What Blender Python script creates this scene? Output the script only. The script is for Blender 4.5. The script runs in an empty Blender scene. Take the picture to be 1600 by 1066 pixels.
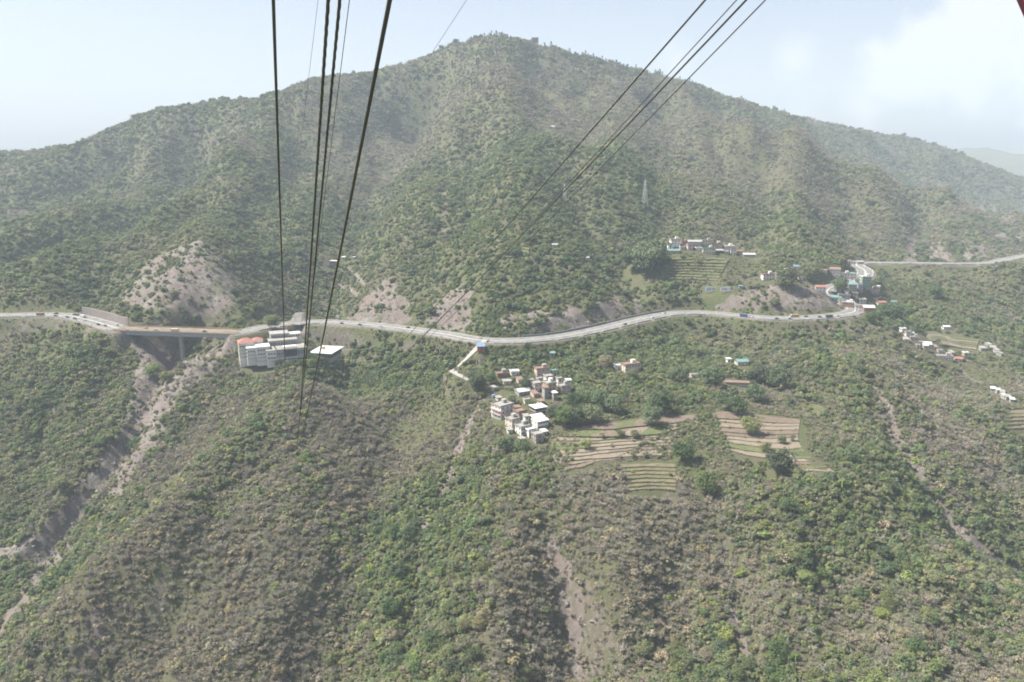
import bpy, bmesh, math, random
import numpy as np
from mathutils import Vector, Matrix

SC = bpy.context.scene
COL = SC.collection
RND = random.Random(7)
NR = np.random.default_rng(11)

# ------------------------------------------------------------------ camera, sky, sun, exposure
F_PX = 1256.0                       # focal length in pixels of the 1600 px wide photograph
PITCH = math.radians(14.0)
CAMZ = 320.0
cam_d = bpy.data.cameras.new('camera'); cam = bpy.data.objects.new('camera', cam_d); COL.objects.link(cam)
cam_d.sensor_width = 36.0; cam_d.lens = 36.0*F_PX/1600.0
cam_d.clip_start = 0.1; cam_d.clip_end = 60000
cam.location = (0, 0, CAMZ); cam.rotation_euler = (math.radians(90)-PITCH, 0, 0)
SC.camera = cam

SUN_EL = math.radians(54); SUN_AZ_VEC = Vector((-math.cos(math.radians(6)), math.sin(math.radians(6)), 0))
sun_dir = (SUN_AZ_VEC*math.cos(SUN_EL) + Vector((0, 0, math.sin(SUN_EL)))).normalized()
sd = bpy.data.lights.new('sun', 'SUN'); so = bpy.data.objects.new('sun', sd); COL.objects.link(so)
sd.energy = 3.6; sd.angle = math.radians(0.6); sd.color = (1.0, 0.945, 0.845)
so.rotation_euler = sun_dir.to_track_quat('Z', 'Y').to_euler()

W = bpy.data.worlds.new('World'); SC.world = W; W.use_nodes = True
nt = W.node_tree; nt.nodes.clear()
def N(tree, typ, **kw):
    n = tree.nodes.new(typ)
    for k, v in kw.items(): setattr(n, k, v)
    return n
wo = N(nt, 'ShaderNodeOutputWorld'); bg = N(nt, 'ShaderNodeBackground')
sky = N(nt, 'ShaderNodeTexSky', sky_type='NISHITA')
sky.sun_disc = False; sky.sun_elevation = SUN_EL; sky.altitude = 900
sky.sun_rotation = math.atan2(sun_dir.x, sun_dir.y)
sky.air_density = 1.0; sky.dust_density = 2.6; sky.ozone_density = 1.5
bg.inputs['Strength'].default_value = 0.05
# cumulus banks by direction: noise broken outlines, denser low in the sky
tc = N(nt, 'ShaderNodeTexCoord'); 
cn = N(nt, 'ShaderNodeTexNoise'); cn.inputs['Scale'].default_value = 13.0; cn.inputs['Detail'].default_value = 7; cn.inputs['Roughness'].default_value = .56
nt.links.new(tc.outputs['Generated'], cn.inputs['Vector'])
def wmath(op, a, b=None, clamp=False):
    m = N(nt, 'ShaderNodeMath', operation=op); m.use_clamp = clamp
    for i, v in enumerate((a, b)):
        if v is None: continue
        if isinstance(v, (int, float)): m.inputs[i].default_value = v
        else: nt.links.new(v, m.inputs[i])
    return m.outputs[0]
def px_dir(px, py):
    a = (px-800)/F_PX; b = -(py-533)/F_PX
    return Vector((a, math.cos(PITCH)+b*math.sin(PITCH), -math.sin(PITCH)+b*math.cos(PITCH)))
mask = None
def cloud(px, py, rad, soft):
    d = px_dir(px, py).normalized()
    dp = N(nt, 'ShaderNodeVectorMath', operation='DOT_PRODUCT'); nrm = N(nt, 'ShaderNodeVectorMath', operation='NORMALIZE')
    nt.links.new(tc.outputs['Generated'], nrm.inputs[0]); nt.links.new(nrm.outputs[0], dp.inputs[0]); dp.inputs[1].default_value = d
    ang = wmath('ARCCOSINE', dp.outputs['Value'])
    r = wmath('DIVIDE', ang, rad/F_PX)
    v = wmath('ADD', wmath('SUBTRACT', 1.0, r), wmath('MULTIPLY', wmath('SUBTRACT', cn.outputs['Fac'], .5), 2.2))
    return wmath('MULTIPLY', v, 1.0/soft, clamp=True)
for args in ((1550, 15, 105, .35), (1660, 50, 130, .4), (1465, 62, 70, .35), (1405, 122, 62, .45), (1350, 168, 44, .9), (1570, 150, 60, 2.4), (1240, 95, 36, 1.3), (1060, 95, 30, 1.8), (1250, 178, 46, 2.2),
             (-900, 20, 200, .5), (2500, 60, 260, .5), (2100, 120, 120, .8), (1900, -500, 200, .6), (-400, -700, 260, .7)):
    c = cloud(*args); mask = c if mask is None else wmath('MAXIMUM', mask, c)
mx = N(nt, 'ShaderNodeMix', data_type='RGBA')
nt.links.new(wmath('MULTIPLY', mask, .8), mx.inputs[0]); tint = N(nt, 'ShaderNodeMix', data_type='RGBA', blend_type='MULTIPLY'); tint.inputs[0].default_value = 1; tint.inputs['B'].default_value = (1.02, .965, .985, 1); nt.links.new(sky.outputs[0], tint.inputs['A']); hsv = N(nt, 'ShaderNodeHueSaturation'); hsv.inputs['Saturation'].default_value = .62; nt.links.new(tint.outputs['Result'], hsv.inputs['Color']); nt.links.new(hsv.outputs[0], mx.inputs['A']); mx.inputs['B'].default_value = (6.3, 6.35, 6.4, 1)
nt.links.new(mx.outputs['Result'], bg.inputs['Color']); nt.links.new(bg.outputs[0], wo.inputs[0])

SC.view_settings.view_transform = 'Standard'; SC.view_settings.look = 'None'
SC.view_settings.exposure = 1.76; SC.view_settings.gamma = 1.0; SC.view_settings.use_curve_mapping = False
SC.cycles.max_bounces = 4; SC.cycles.diffuse_bounces = 2; SC.cycles.glossy_bounces = 1; SC.cycles.transmission_bounces = 2
SC.cycles.volume_bounces = 0; SC.cycles.transparent_max_bounces = 6
SC.cycles.use_denoising = True; SC.cycles.denoiser = 'OPENIMAGEDENOISE'; SC.cycles.denoising_input_passes = 'RGB_ALBEDO_NORMAL'; SC.cycles.denoising_prefilter = 'FAST'
SC.cycles.pixel_filter_type = 'BLACKMAN_HARRIS'; SC.cycles.filter_width = 1.8
HAZE_DENSITY = 1.4e-4

# ------------------------------------------------------------------ helpers: pixels of the survey photograph <-> ground
def P(px, py, Y):                                   # point on the sight line at forward distance Y
    d = px_dir(px, py); k = Y/d.y
    return (d.x*k, Y, CAMZ+d.z*k)
def Zp(px, py, z):                                  # point on the sight line at height z below the camera
    d = px_dir(px, py); k = z/d.z
    return (d.x*k, d.y*k, CAMZ+z)
def project(x, y, z):
    dz = z-CAMZ; c, s = math.cos(PITCH), math.sin(PITCH)
    dep = y*c-dz*s; up = y*s+dz*c
    return 800+F_PX*x/dep, 533-F_PX*up/dep

# ------------------------------------------------------------------ numpy gradient noise
_perm = np.random.default_rng(5).permutation(512)
_grad = np.array([[math.cos(a), math.sin(a)] for a in np.linspace(0, 2*math.pi, 64, endpoint=False)])
def perlin(x, y):
    x = np.asarray(x, float); y = np.asarray(y, float)
    xi = np.floor(x).astype(int); yi = np.floor(y).astype(int); xf = x-xi; yf = y-yi
    u = xf**3*(xf*(xf*6-15)+10); v = yf**3*(yf*(yf*6-15)+10)
    def g(ix, iy, dx, dy):
        h = _perm[(_perm[ix & 511]+iy) & 511] & 63
        return _grad[h, 0]*dx+_grad[h, 1]*dy
    a = g(xi, yi, xf, yf); b = g(xi+1, yi, xf-1, yf); c = g(xi, yi+1, xf, yf-1); d = g(xi+1, yi+1, xf-1, yf-1)
    return (a+(b-a)*u)+((c+(d-c)*u)-(a+(b-a)*u))*v
def fbm(x, y, o=4, gain=.5):
    r = 0; a = 1
    for i in range(o):
        r = r+a*perlin(x*2**i+i*17.3, y*2**i-i*9.1); a *= gain
    return r
def ridged(x, y, o=4):
    r = 0; a = 1
    for i in range(o):
        r = r+a*(1-2.6*np.abs(perlin(x*2**i+i*31.7, y*2**i+i*11.9))); a *= .5
    return r*.5
def sstep(a, b, x):
    t = np.clip((x-a)/(b-a), 0, 1); return t*t*(3-2*t)

# ------------------------------------------------------------------ terrain: surveyed points, then a thin plate through them
CTRL = [
 # skyline and left mountain
 (-250,262,1500),(-120,250,1500),(0,234,1500),(60,232,1480),(110,222,1430),(150,205,1440),(200,182,1450),(250,165,1460),(330,154,1500),(400,149,1540),(440,136,1580),(480,120,1610),(560,112,1640),(640,92,1670),(700,66,1690),(760,54,1700),(790,53,1700),(830,62,1700),(900,80,1720),(950,92,1740),(1000,105,1770),(1050,118,1800),(1100,131,1840),(1150,149,1870),(1200,166,1900),(1290,187,1950),(1380,205,2000),(1430,212,2000),(1470,223,2000),(1540,250,1990),(1600,274,1960),(1750,300,1950),(1900,320,1900),
 # behind the skyline (falls away)
 (0,285,1850),(250,235,1850),(480,200,2000),(780,140,2150),(1000,190,2200),(1200,240,2300),(1400,270,2350),(1600,330,2300),(1900,380,2300),(-300,330,1900),
 # left mountain slopes
 (350,165,1500),(330,212,1440),(270,252,1350),(180,292,1250),(60,342,1130),(-100,360,1080),
 (400,195,1370),(330,238,1240),(240,276,1140),(150,305,1080),(60,360,980),(200,330,1030),(100,400,910),(0,400,920),(0,450,850),(100,450,845),(-150,430,880),(200,400,900),(200,450,840),
 (440,250,1260),(380,320,1080),(310,378,920),(290,400,880),(290,450,825),(285,490,793),(240,440,840),(350,450,822),(370,490,790),
 (480,500,800),(505,430,910),(530,370,1020),(560,300,1190),(600,230,1400),(640,150,1610),(430,400,895),(400,450,840),(440,330,1035),(500,250,1310),(470,300,1130),(440,470,815),
 # main spur
 (730,130,1500),(690,200,1320),(650,270,1150),(610,340,1010),(590,400,910),(560,450,845),(600,470,800),(560,480,800),
 (860,198,1230),(845,215,1190),(830,280,1050),(790,340,950),(740,400,862),(720,450,800),(715,490,762),(770,230,1230),(720,330,1015),(650,400,890),(650,470,795),
 (820,120,1450),(800,170,1330),(900,140,1500),(860,470,765),(800,480,752),(900,420,838),(950,380,915),(970,430,862),(1000,455,838),(960,480,790),(900,300,1040),(1000,300,1060),(900,350,945),(1000,200,1340),(1100,250,1270),(1000,150,1560),(1100,180,1520),(1080,330,1030),(1050,480,812),
 # right hand spur, its hidden back and the far ridge
 (1150,185,1470),(1200,207,1430),(1256,229,1400),(1340,256,1380),(1480,296,1400),(1555,326,1420),(1620,350,1430),(1700,380,1430),
 (1200,212,1600),(1256,240,1580),(1340,280,1580),(1480,318,1620),(1555,342,1640),(1640,360,1650),(1340,240,1780),(1480,270,1820),(1560,300,1830),
 (1200,260,1280),(1300,300,1220),(1400,335,1190),(1500,360,1190),(1560,372,1240),(1200,320,1080),(1200,380,960),(1300,380,1030),(1400,385,1110),(1500,388,1140),(1300,350,1100),(1590,372,1500),(1620,350,1700),(1150,420,890),(1100,385,930),(1080,440,860),(1170,400,915),(1230,440,850),(1230,485,803),(1160,450,845),(1275,440,868),(1290,480,812),(1200,430,868),(1250,400,930),
 (1380,440,965),(1340,510,775),(1420,520,800),(1400,480,930),(1450,540,790),(1540,550,800),(1500,440,1050),(1500,500,900),(1600,480,1000),(1600,430,1110),(1600,560,800),(1700,560,820),(1750,450,1100),(1900,520,1000),
 (1600,620,680),(1600,700,585),(1600,800,520),(1700,700,600),(1750,850,500),(1500,600,700),(1350,600,610),(1400,680,560),(1440,740,522),(1500,830,482),(1590,895,458),(1450,620,640),(1450,700,552),(1520,760,540),(1300,600,625),(1250,560,672),(1350,550,690),
 (1350,700,520),(1400,800,450),(1480,900,400),(1550,960,382),(1600,960,380),(1600,1066,330),(1400,1066,325),(1400,930,388),(1200,1066,335),(1000,1066,345),(905,1066,362),(800,1066,350),(600,1066,355),(400,1066,365),(200,1066,385),(0,1066,402),(-200,1066,410),(1800,1066,320),
 (850,860,425),(880,950,397),(820,900,405),(940,900,402),(1050,760,470),(1050,900,405),(1200,760,465),(1200,900,400),(1290,737,468),(1300,850,420),
 (740,640,585),(760,700,525),(700,750,502),(655,850,442),(640,950,402),(800,760,478),(750,850,432),(560,850,440),(560,950,400),(460,900,420),(720,950,392),
 (650,640,610),(700,606,648),(600,640,612),(640,613,640),(500,641,602),(450,626,620),(550,600,705),(530,610,692),(600,560,722),(540,565,738),(660,560,705),(600,530,745),(520,530,775),(560,700,540),(480,720,535),(640,700,545),(400,660,590),
 (430,590,684),(400,572,705),(350,600,680),(300,680,602),(440,565,705),(500,562,708),(470,545,735),(420,540,738),(330,740,532),(250,830,472),(160,900,440),(60,1000,420),(400,800,478),(300,900,430),
 (240,580,692),(225,640,648),(170,730,592),(100,820,550),(60,865,532),(330,600,680),(270,700,602),(200,780,540),(140,850,507),(100,900,480),(40,960,457),(0,868,535),(100,872,524),(0,985,450),(40,910,495),(-150,900,520),(-150,1000,440),
 (100,600,690),(0,560,740),(0,640,680),(0,750,602),(60,700,638),(150,620,682),(200,560,718),(150,680,632),(-150,600,730),(-200,800,600),(60,540,750),
 (285,556,748),(250,545,752),(320,545,752),(285,535,770),(300,505,795),(208,522,744),(358,526,744),
]
CTRLZ = [(960,650,-196),(1100,650,-196),(1270,640,-198),(870,692,-203),(1050,700,-203),(1270,690,-200.5),(1180,712,-203),(870,730,-206),(785,655,-198),(840,683,-202),(830,608,-190),(885,605,-190),(790,592,-187),(760,605,-189),(990,575,-187),(1150,570,-187),(1150,605,-192),(900,560,-183),(820,550,-180),(950,620,-193),(740,548,-177),(715,580,-183),
         (700,530,-178),(860,545,-180),(1050,530,-184),(1150,525,-185),(1250,530,-186)]
Y_BEHIND = [(-400,150,-300),(0,150,-305),(400,150,-300),(-900,600,-250),(900,600,-230),(-1500,1300,-40),(1700,1300,-140),(-400,-100,-180),(400,-100,-180),(0,-100,-200),(-2600,2300,-40),(2900,2700,-80),(-3000,4200,-200),(3400,4200,-200),(0,4200,-150)]

# highway centre line: (px, py, height below camera)
HWY = [(-160,497,-171),(-60,494,-171),(0,493,-171),(60,492,-171),(110,494,-171),(150,503,-172.5),(190,514,-174),(240,515,-174.7),(285,516,-175.4),(330,517.5,-176.2),(372,519,-177),(410,512,-178),(450,506,-178.5),(500,503,-178),(550,505.5,-177),(600,510,-176.5),(650,516,-175.5),(700,523,-174),(745,531,-173),(790,533,-172),(830,531,-172),(870,527,-172),(910,520,-172),(950,511,-172),(1000,499,-172),(1050,490,-172),(1100,489,-172.5),(1150,493,-173),(1200,497,-173),(1250,497,-173),(1300,494,-173),(1330,489,-172.5),(1338,482,-172.5),(1322,474,-170.5),(1303,466,-168),(1292,457,-163),(1300,449,-160),(1318,444,-159),(1345,436,-160),(1352,424,-163),(1338,414,-165),(1350,411,-165.5),(1400,411,-165),(1450,411.5,-165),(1500,412,-165),(1545,411,-165),(1580,404,-166),(1620,398,-166),(1700,396,-166)]
def catmull(pts, step=4.0):
    pts = [np.array(p, float) for p in pts]; out = []
    for i in range(len(pts)-1):
        p0 = pts[max(i-1, 0)]; p1 = pts[i]; p2 = pts[i+1]; p3 = pts[min(i+2, len(pts)-1)]
        n = max(2, int(np.linalg.norm(p2-p1)/step))
        for k in range(n):
            t = k/n
            out.append(.5*((2*p1)+(-p0+p2)*t+(2*p0-5*p1+4*p2-p3)*t*t+(-p0+3*p1-3*p2+p3)*t**3))
    out.append(pts[-1]); return np.array(out)
def deeper(c):                                       # the far slopes stand back in the haze
    px, py, Y = c
    if Y <= 1000: return c
    f = 1.5+1.0*max(0, min(1, (380-px)/300))+.65*max(0, min(1, (px-1150)/200))
    return (px, py, 1000+(Y-1000)*f)
CTRL = [deeper(c) for c in CTRL]
HWY3 = catmull([Zp(*p) for p in HWY])

ctrl3 = [P(*c) for c in CTRL]+[P(c[0], c[1]+16, c[2]+160) for c in CTRL[:33]]+[Zp(*c) for c in CTRLZ]+[(x, y, CAMZ+z) for x, y, z in Y_BEHIND]
ctrl3 += [tuple(p) for i, p in enumerate(HWY3) if i % 12 == 0 and (195 >= 0) and not (195 < project(*p)[0] < 365)]
ctrl3 = np.array(ctrl3)
def tps_fit(pts, lam=2e-4):
    X = pts[:, :2]/1000.0; z = pts[:, 2]; n = len(X)
    r = np.linalg.norm(X[:, None]-X[None], axis=2)
    K = np.where(r > 0, r*r*np.log(r+1e-12), 0)+lam*np.eye(n)*.02
    Pm = np.hstack([np.ones((n, 1)), X]); A = np.zeros((n+3, n+3)); A[:n, :n] = K; A[:n, n:] = Pm; A[n:, :n] = Pm.T
    return X, np.linalg.solve(A, np.concatenate([z, np.zeros(3)]))
TX, TW = tps_fit(ctrl3)
def tps_eval(x, y):
    sh = np.shape(x); x = np.ravel(x).astype(np.float64)/1000; y = np.ravel(y).astype(np.float64)/1000; n = len(TX)
    out = TW[n]+TW[n+1]*x+TW[n+2]*y
    for i in range(0, n):
        r2 = (x-TX[i, 0])**2+(y-TX[i, 1])**2
        out += TW[i]*.5*r2*np.log(r2+1e-12)
    return out.reshape(sh)

# grid: rows by distance, columns fan out with the valley
rows = list(np.arange(-100, 230, 30.0)); y = 240.0
while y < 760: rows.append(y); y += 2.4
while y < 4300: rows.append(y); y += max(2.4, (y-760)*.0075+2.4)
rows = np.array(rows); NC = 640
S = np.linspace(-1, 1, NC)
GY = np.repeat(rows[:, None], NC, 1); GX = S[None]*(np.maximum(GY, 0)*.80+130)
TZ = tps_eval(GX, GY)

# distance from every grid point to a polyline (only near it), with the height of the closest point
def near_polyline(px, py, line, reach):
    line = np.asarray(line); d = np.full(px.shape, 1e9); hz = np.zeros(px.shape); side = np.zeros(px.shape)
    x0, y0 = line[:, 0].min()-reach, line[:, 1].min()-reach; x1, y1 = line[:, 0].max()+reach, line[:, 1].max()+reach
    m = (px > x0) & (px < x1) & (py > y0) & (py < y1); ii = np.nonzero(m)
    qx = px[ii]; qy = py[ii]; bd = np.full(qx.shape, 1e9); bh = np.zeros(qx.shape); bs = np.zeros(qx.shape)
    for a, b in zip(line[:-1], line[1:]):
        sel = (qx > min(a[0], b[0])-reach) & (qx < max(a[0], b[0])+reach) & (qy > min(a[1], b[1])-reach) & (qy < max(a[1], b[1])+reach)
        if not sel.any(): continue
        sx, sy = qx[sel], qy[sel]; ab = b[:2]-a[:2]; L = ab@ab+1e-9
        t = np.clip(((sx-a[0])*ab[0]+(sy-a[1])*ab[1])/L, 0, 1)
        dd = np.hypot(sx-a[0]-t*ab[0], sy-a[1]-t*ab[1]); better = dd < bd[sel]
        k = np.nonzero(sel)[0][better]
        bd[k] = dd[better]
        if len(a) > 2: bh[k] = (a[2]+t*(b[2]-a[2]))[better]
    d[ii] = bd; hz[ii] = bh
    return d, hz

def bil(G, x, y):
    x = np.asarray(x, float); y = np.asarray(y, float)
    i = np.clip(np.searchsorted(rows, y)-1, 0, len(rows)-2); fy = np.clip((y-rows[i])/(rows[i+1]-rows[i]), 0, 1)
    s = x/(np.maximum(y, 0)*.80+130); j = (s+1)/2*(NC-1); j0 = np.clip(np.floor(j).astype(int), 0, NC-2); fx = np.clip(j-j0, 0, 1)
    return (G[i, j0]*(1-fx)+G[i, j0+1]*fx)*(1-fy)+(G[i+1, j0]*(1-fx)+G[i+1, j0+1]*fx)*fy
def hit(px, py, G=None, y0=255.0, y1=4000.0):        # first ground point on a sight line
    G = HZ if G is None else G
    d = px_dir(px, py); ys = np.concatenate([np.arange(y0, 900, 1.0), np.arange(900, y1, 4.0)])
    xs = ys*d.x/d.y; zs = CAMZ+ys*d.z/d.y
    below = zs < bil(G, xs, ys); k = int(np.argmax(below)) if below.any() else len(ys)-1
    return (float(xs[k]), float(ys[k]), float(bil(G, xs[k], ys[k])))
def scale_px(Y): return Y/F_PX                       # metres for one photo pixel at distance Y

HZ = TZ.copy()
# --- highway bench
ROAD_HALF = 10.5
def carve(line, half, blend, skip=None):
    d, h = near_polyline(GX, GY, line, half+blend)
    w = 1-sstep(half, half+blend, d)
    if skip is not None: w = w*(1-skip)
    HZ[:] = HZ*(1-w)+(h-.35)*w
    return d
BR_A = Zp(186, 513.5, -173.9); BR_B = Zp(374, 519, -177)     # bridge ends
def bridge_zone(x):
    return sstep(BR_A[0]+2, BR_A[0]+14, x)*(1-sstep(BR_B[0]-14, BR_B[0]-2, x))
skipb = bridge_zone(GX)*((GY > 700) & (GY < 800))
d_hwy = carve(HWY3, ROAD_HALF, 16, skipb)
# side roads and paths: pixels on the ground
LANE = catmull([hit(*p, G=TZ) for p in [(758,531),(748,541),(738,551),(726,564),(712,576),(706,580),(716,586),(728,592),(738,598)]], 3)
RESORT_LANE = catmull([hit(*p, G=TZ) for p in [(468,490),(466,502),(464,515),(462,526),(452,536)]], 3)
d_lane = carve(LANE, 3.0, 5)
d_rlane = carve(RESORT_LANE, 6.0, 6)

# --- building pads and flats: where fine relief is quiet
quiet = np.zeros(GX.shape)
for px, py, r in [(450,545,55),(790,630,45),(830,660,45),(850,600,40),(980,575,25),(1155,570,20),(1340,470,60),(1330,445,60),(1300,435,40),(1080,388,60),(1450,545,40),(1210,435,30),(960,690,80),(1200,680,90),(900,680,60),(1100,690,60)]:
    c = hit(px, py, G=TZ); quiet = np.maximum(quiet, np.exp(-(((GX-c[0])**2+(GY-c[1])**2)/r**2)**2))
quiet = np.maximum(quiet, 1-sstep(10, 45, np.minimum(d_hwy, d_lane+4)))
quiet *= 1-skipb; lively = 1-quiet

wx = fbm(GX/210+3.1, GY/210, 3)*46; wy = fbm(GX/210-8.4, GY/210+5.2, 3)*46
far = sstep(640, 1900, GY)
g1 = ridged((GX+wx)/190, (GY+wy)/440, 2)
g2 = ridged((GX+wx*.5)/66+9.3, (GY+wy*.5)/130, 2)
HZ += lively*((g1-.5)*(15+22*far)+(g2-.45)*(10+0*far)+fbm(GX/26, GY/26, 3)*(1.6+.6*far))

# --- settle the skyline on the surveyed ridge heights
def skyline_fix():
    SKY = sorted((c[0], c[1]+4) for c in CTRL[:33]); R0 = 150
    dz = HZ-CAMZ; cc, ss = math.cos(PITCH), math.sin(PITCH); dep = GY*cc-dz*ss; pxg = 800+F_PX*GX/np.maximum(dep, 1); pyg = 533-F_PX*(GY*ss+dz*cc)/np.maximum(dep, 1)
    cols = np.arange(-200, 1801, 14.0); dl = []
    for p_ in cols:
        m_ = (np.abs(pxg[R0:]-p_) < 9) & (GY[R0:] > 500); dl.append(pyg[R0:][m_].min()-np.interp(p_, [q[0] for q in SKY], [q[1] for q in SKY]))
    dl = np.convolve(np.pad(dl, 1, mode='edge'), np.ones(3)/3, 'valid')
    HZ[:] += np.interp(pxg, cols, dl)*GY/F_PX*sstep(950, 1600, GY)

# --- ravines and streams cut below the slope: (pixels, depth, half width)
RAV = [([(855,835),(868,880),(880,930),(893,990),(906,1066)], 9, 10),
       ([(752,625),(735,660),(715,705),(700,750),(672,800),(655,860),(648,930),(640,1000)], 8, 11),
       ([(300,520),(285,548),(262,570),(240,600),(228,630),(212,670),(170,735),(130,785),(90,835),(60,862)], 7, 9),
       ([(1375,600),(1385,650),(1410,700),(1440,750),(1470,795),(1510,845),(1560,880),(1600,905)], 8, 13),
       ([(1405,585),(1440,620),(1455,660),(1462,720),(1470,770)], 3, 6),
       ([(30,880),(60,872),(100,868),(85,890),(40,945),(0,990)], 3, 9),
       ([(1130,850),(1150,930),(1165,1010),(1190,1060)], 7, 10),
       ([(75,640),(68,690),(60,740),(52,790)], 4, 8), ([(520,540),(535,580),(540,610)], 5, 9),
       ([(960,395),(985,430),(1000,462)], 8, 16), ([(650,140),(610,220),(570,295),(540,340),(515,400),(490,455)], 26, 48),
       ([(345,170),(325,215),(270,255),(185,292),(90,335),(0,365)], 24, 42), ([(760,160),(740,240),(715,310),(670,380),(640,440)], 12, 34), ([(880,230),(905,290),(930,340),(955,395)], 14, 32),
       ([(1040,160),(1060,230),(1050,300),(1020,350)], 16, 40), ([(1180,240),(1190,300),(1170,350),(1140,380)], 16, 34), ([(1330,290),(1340,330),(1330,370)], 12, 30), ([(1450,315),(1440,350),(1440,385)], 12, 26),
       ([(480,180),(470,240),(430,290),(420,350),(420,420)], 14, 34), ([(230,190),(180,230),(120,270)], 12, 32), ([(250,300),(190,345),(150,400),(140,450)], 12, 28), ([(340,270),(300,320),(240,360),(230,400)], 9, 26),
       ([(600,120),(570,170),(530,230)], 12, 34), ([(880,90),(880,140),(900,190)], 14, 34), ([(700,90),(690,140),(650,200)], 12, 30), ([(1250,190),(1270,230)], 12, 40), ([(1400,215),(1420,250),(1450,275)], 14, 40),
       ([(600,690),(580,760),(560,830),(545,920),(530,1010)], 22, 30), ([(1020,640),(1060,690),(1085,730)], 2.5, 9), ([(480,645),(410,700),(340,765),(270,840),(190,920),(110,1010)], -19, 30), ([(790,740),(775,830),(770,930),(775,1030)], -6, 18), ([(965,790),(985,880),(1000,980)], -6, 16), ([(1260,770),(1235,870),(1215,970)], -7, 20), ([(1480,930),(1430,1000),(1390,1066)], -5, 18), ([(1540,640),(1530,700),(1540,760)], -6, 20), ([(130,560),(120,640),(110,720)], -6, 18), ([(360,760),(330,830),(290,920),(250,1010)], 5, 14), ([(1130,760),(1100,830),(1060,900),(1040,1000)], 5, 13), ([(1260,800),(1290,880),(1330,960),(1380,1040)], 6, 15), ([(780,780),(760,850),(745,930),(750,1020)], 5, 13)]
for pts, dep, wid in RAV:
    ln = [hit(*p) for p in pts]; d, _ = near_polyline(GX, GY, ln, wid*4)
    if ln[0][1] > 780: f_ = min(2.0, max(1.0, np.mean([q[1] for q in ln])/850)); dep *= 1.5*f_; wid *= f_
    HZ -= dep*np.exp(-(d/wid)**2)*lively
for _ in range(4): skyline_fix()
# keep the road bench and lanes clean
for line, half, blend in ((HWY3, ROAD_HALF-.5, 5), (LANE, 2.6, 2.5), (RESORT_LANE, 5.5, 3)):
    carve(line, half, blend, skipb if half > 8 else None)

# --- bare ground masks (stone, scree, cut banks): polygons and strokes on the ground
def in_poly(x, y, poly):
    c = np.zeros(x.shape, bool); n = len(poly)
    for i in range(n):
        x1, y1 = poly[i][:2]; x2, y2 = poly[(i+1) % n][:2]
        cond = ((y1 > y) != (y2 > y)) & (x < (x2-x1)*(y-y1)/(y2-y1+1e-12)+x1); c ^= cond
    return c
SLIDES = [  # pixels, strength
 ([(206,526),(250,548),(285,562),(330,548),(368,530),(372,540),(345,565),(305,602),(266,652),(238,702),(195,745),(160,765),(200,700),(220,645),(216,590)], 1.0),
 ([(543,500),(570,462),(600,440),(617,434),(618,462),(640,470),(642,505),(600,506)], 1.0),
 ([(665,510),(672,480),(700,458),(722,446),(738,460),(735,500),(730,520)], 1.0),
 ([(770,520),(800,495),(850,485),(920,480),(990,462),(1010,480),(960,500),(900,515),(830,522)], .9),
 ([(1110,482),(1150,462),(1190,452),(1225,448),(1260,450),(1295,462),(1312,484),(1250,490),(1170,488)], .95),
 ([(225,420),(250,398),(285,385),(340,392),(372,440),(365,480),(300,500),(240,490),(180,480),(200,450)], .78),
 ([(1414,410),(1418,372),(1432,372),(1432,408)], .9),([(1452,408),(1455,378),(1478,380),(1490,408)], .7),([(1505,408),(1508,382),(1535,378),(1550,405)], .9),
 ([(1245,410),(1262,388),(1290,390),(1302,412)], .6),([(1530,300),(1560,310),(1580,345),(1565,352)], .8),
 ([(1345,600),(1365,605),(1390,635),(1375,640)], .9),([(1362,640),(1385,650),(1400,690),(1380,680)], .7),
 ([(850,838),(868,842),(882,875),(898,905),(908,950),(908,1000),(914,1066),(884,1066),(887,1000),(872,950),(852,890)], .9),
 ([(640,640),(690,612),(712,622),(700,660),(680,690),(640,680),(590,690)], .2),([(0,505),(60,500),(110,500),(100,512),(0,515)], .5),
 ([(130,505),(205,515),(225,540),(190,540),(130,525)], .5),([(1000,800),(1050,760),(1075,800),(1050,860),(1000,930),(960,930)], .4),
 ([(190,700),(215,705),(205,760),(180,800),(150,845),(135,850),(160,790)], .6),([(110,980),(150,950),(160,1000),(130,1066),(105,1066)], .6),
 ([(690,300),(706,300),(700,370),(685,372)], .5),([(600,372),(612,372),(606,400),(596,402)], .4),
]
STROKES = [ # pixels, half width m, strength
 ([(240,575),(232,620),(214,668)], 13, 1.0), ([(214,668),(172,735),(130,785),(92,835),(70,862)], 7.5, 1.0), ([(205,700),(190,760),(160,810),(140,850)], 4, .7),
 ([(0,870),(50,866),(100,872)], 9, 1.0),([(100,874),(70,905),(30,950),(0,988),(-40,1020)], 9, 1.0),
 ([(752,625),(735,662),(716,705),(702,752),(672,800),(655,860)], 3.5, .8),([(655,860),(650,930),(640,1000)], 2.5, .5),
 ([(1370,610),(1385,655),(1412,705),(1440,750),(1470,795),(1510,845)], 4.5, .8),([(1510,845),(1560,880),(1600,903)], 5, .9),
 ([(1430,610),(1448,640),(1456,700),(1468,770)], 2, .6),([(1140,950),(1155,990),(1165,1020)], 2.5, .9),([(80,640),(70,690),(62,740)], 4, .5),
 ([(470,490),(468,510),(462,530)], 6, .8),([(545,420),(555,430),(570,445)], 2, .9),([(530,448),(545,452),(560,462)], 2, .9),
 ([(1500,575),(1510,588),(1530,598)], 2, .8),([(1530,610),(1550,622)], 1.2, .8),([(1120,535),(1135,555),(1140,570)], 1.5, .7),([(955,495),(1000,500)], 3, .3),
 ([(1590,372),(1560,372),(1600,368)], 6, .9),([(1580,340),(1600,338)], 8, .9),([(1000,560),(1060,556)], 2, .5),([(1320,500),(1330,520),(1345,535)], 5, .5)]
rock = np.zeros(GX.shape)
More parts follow.
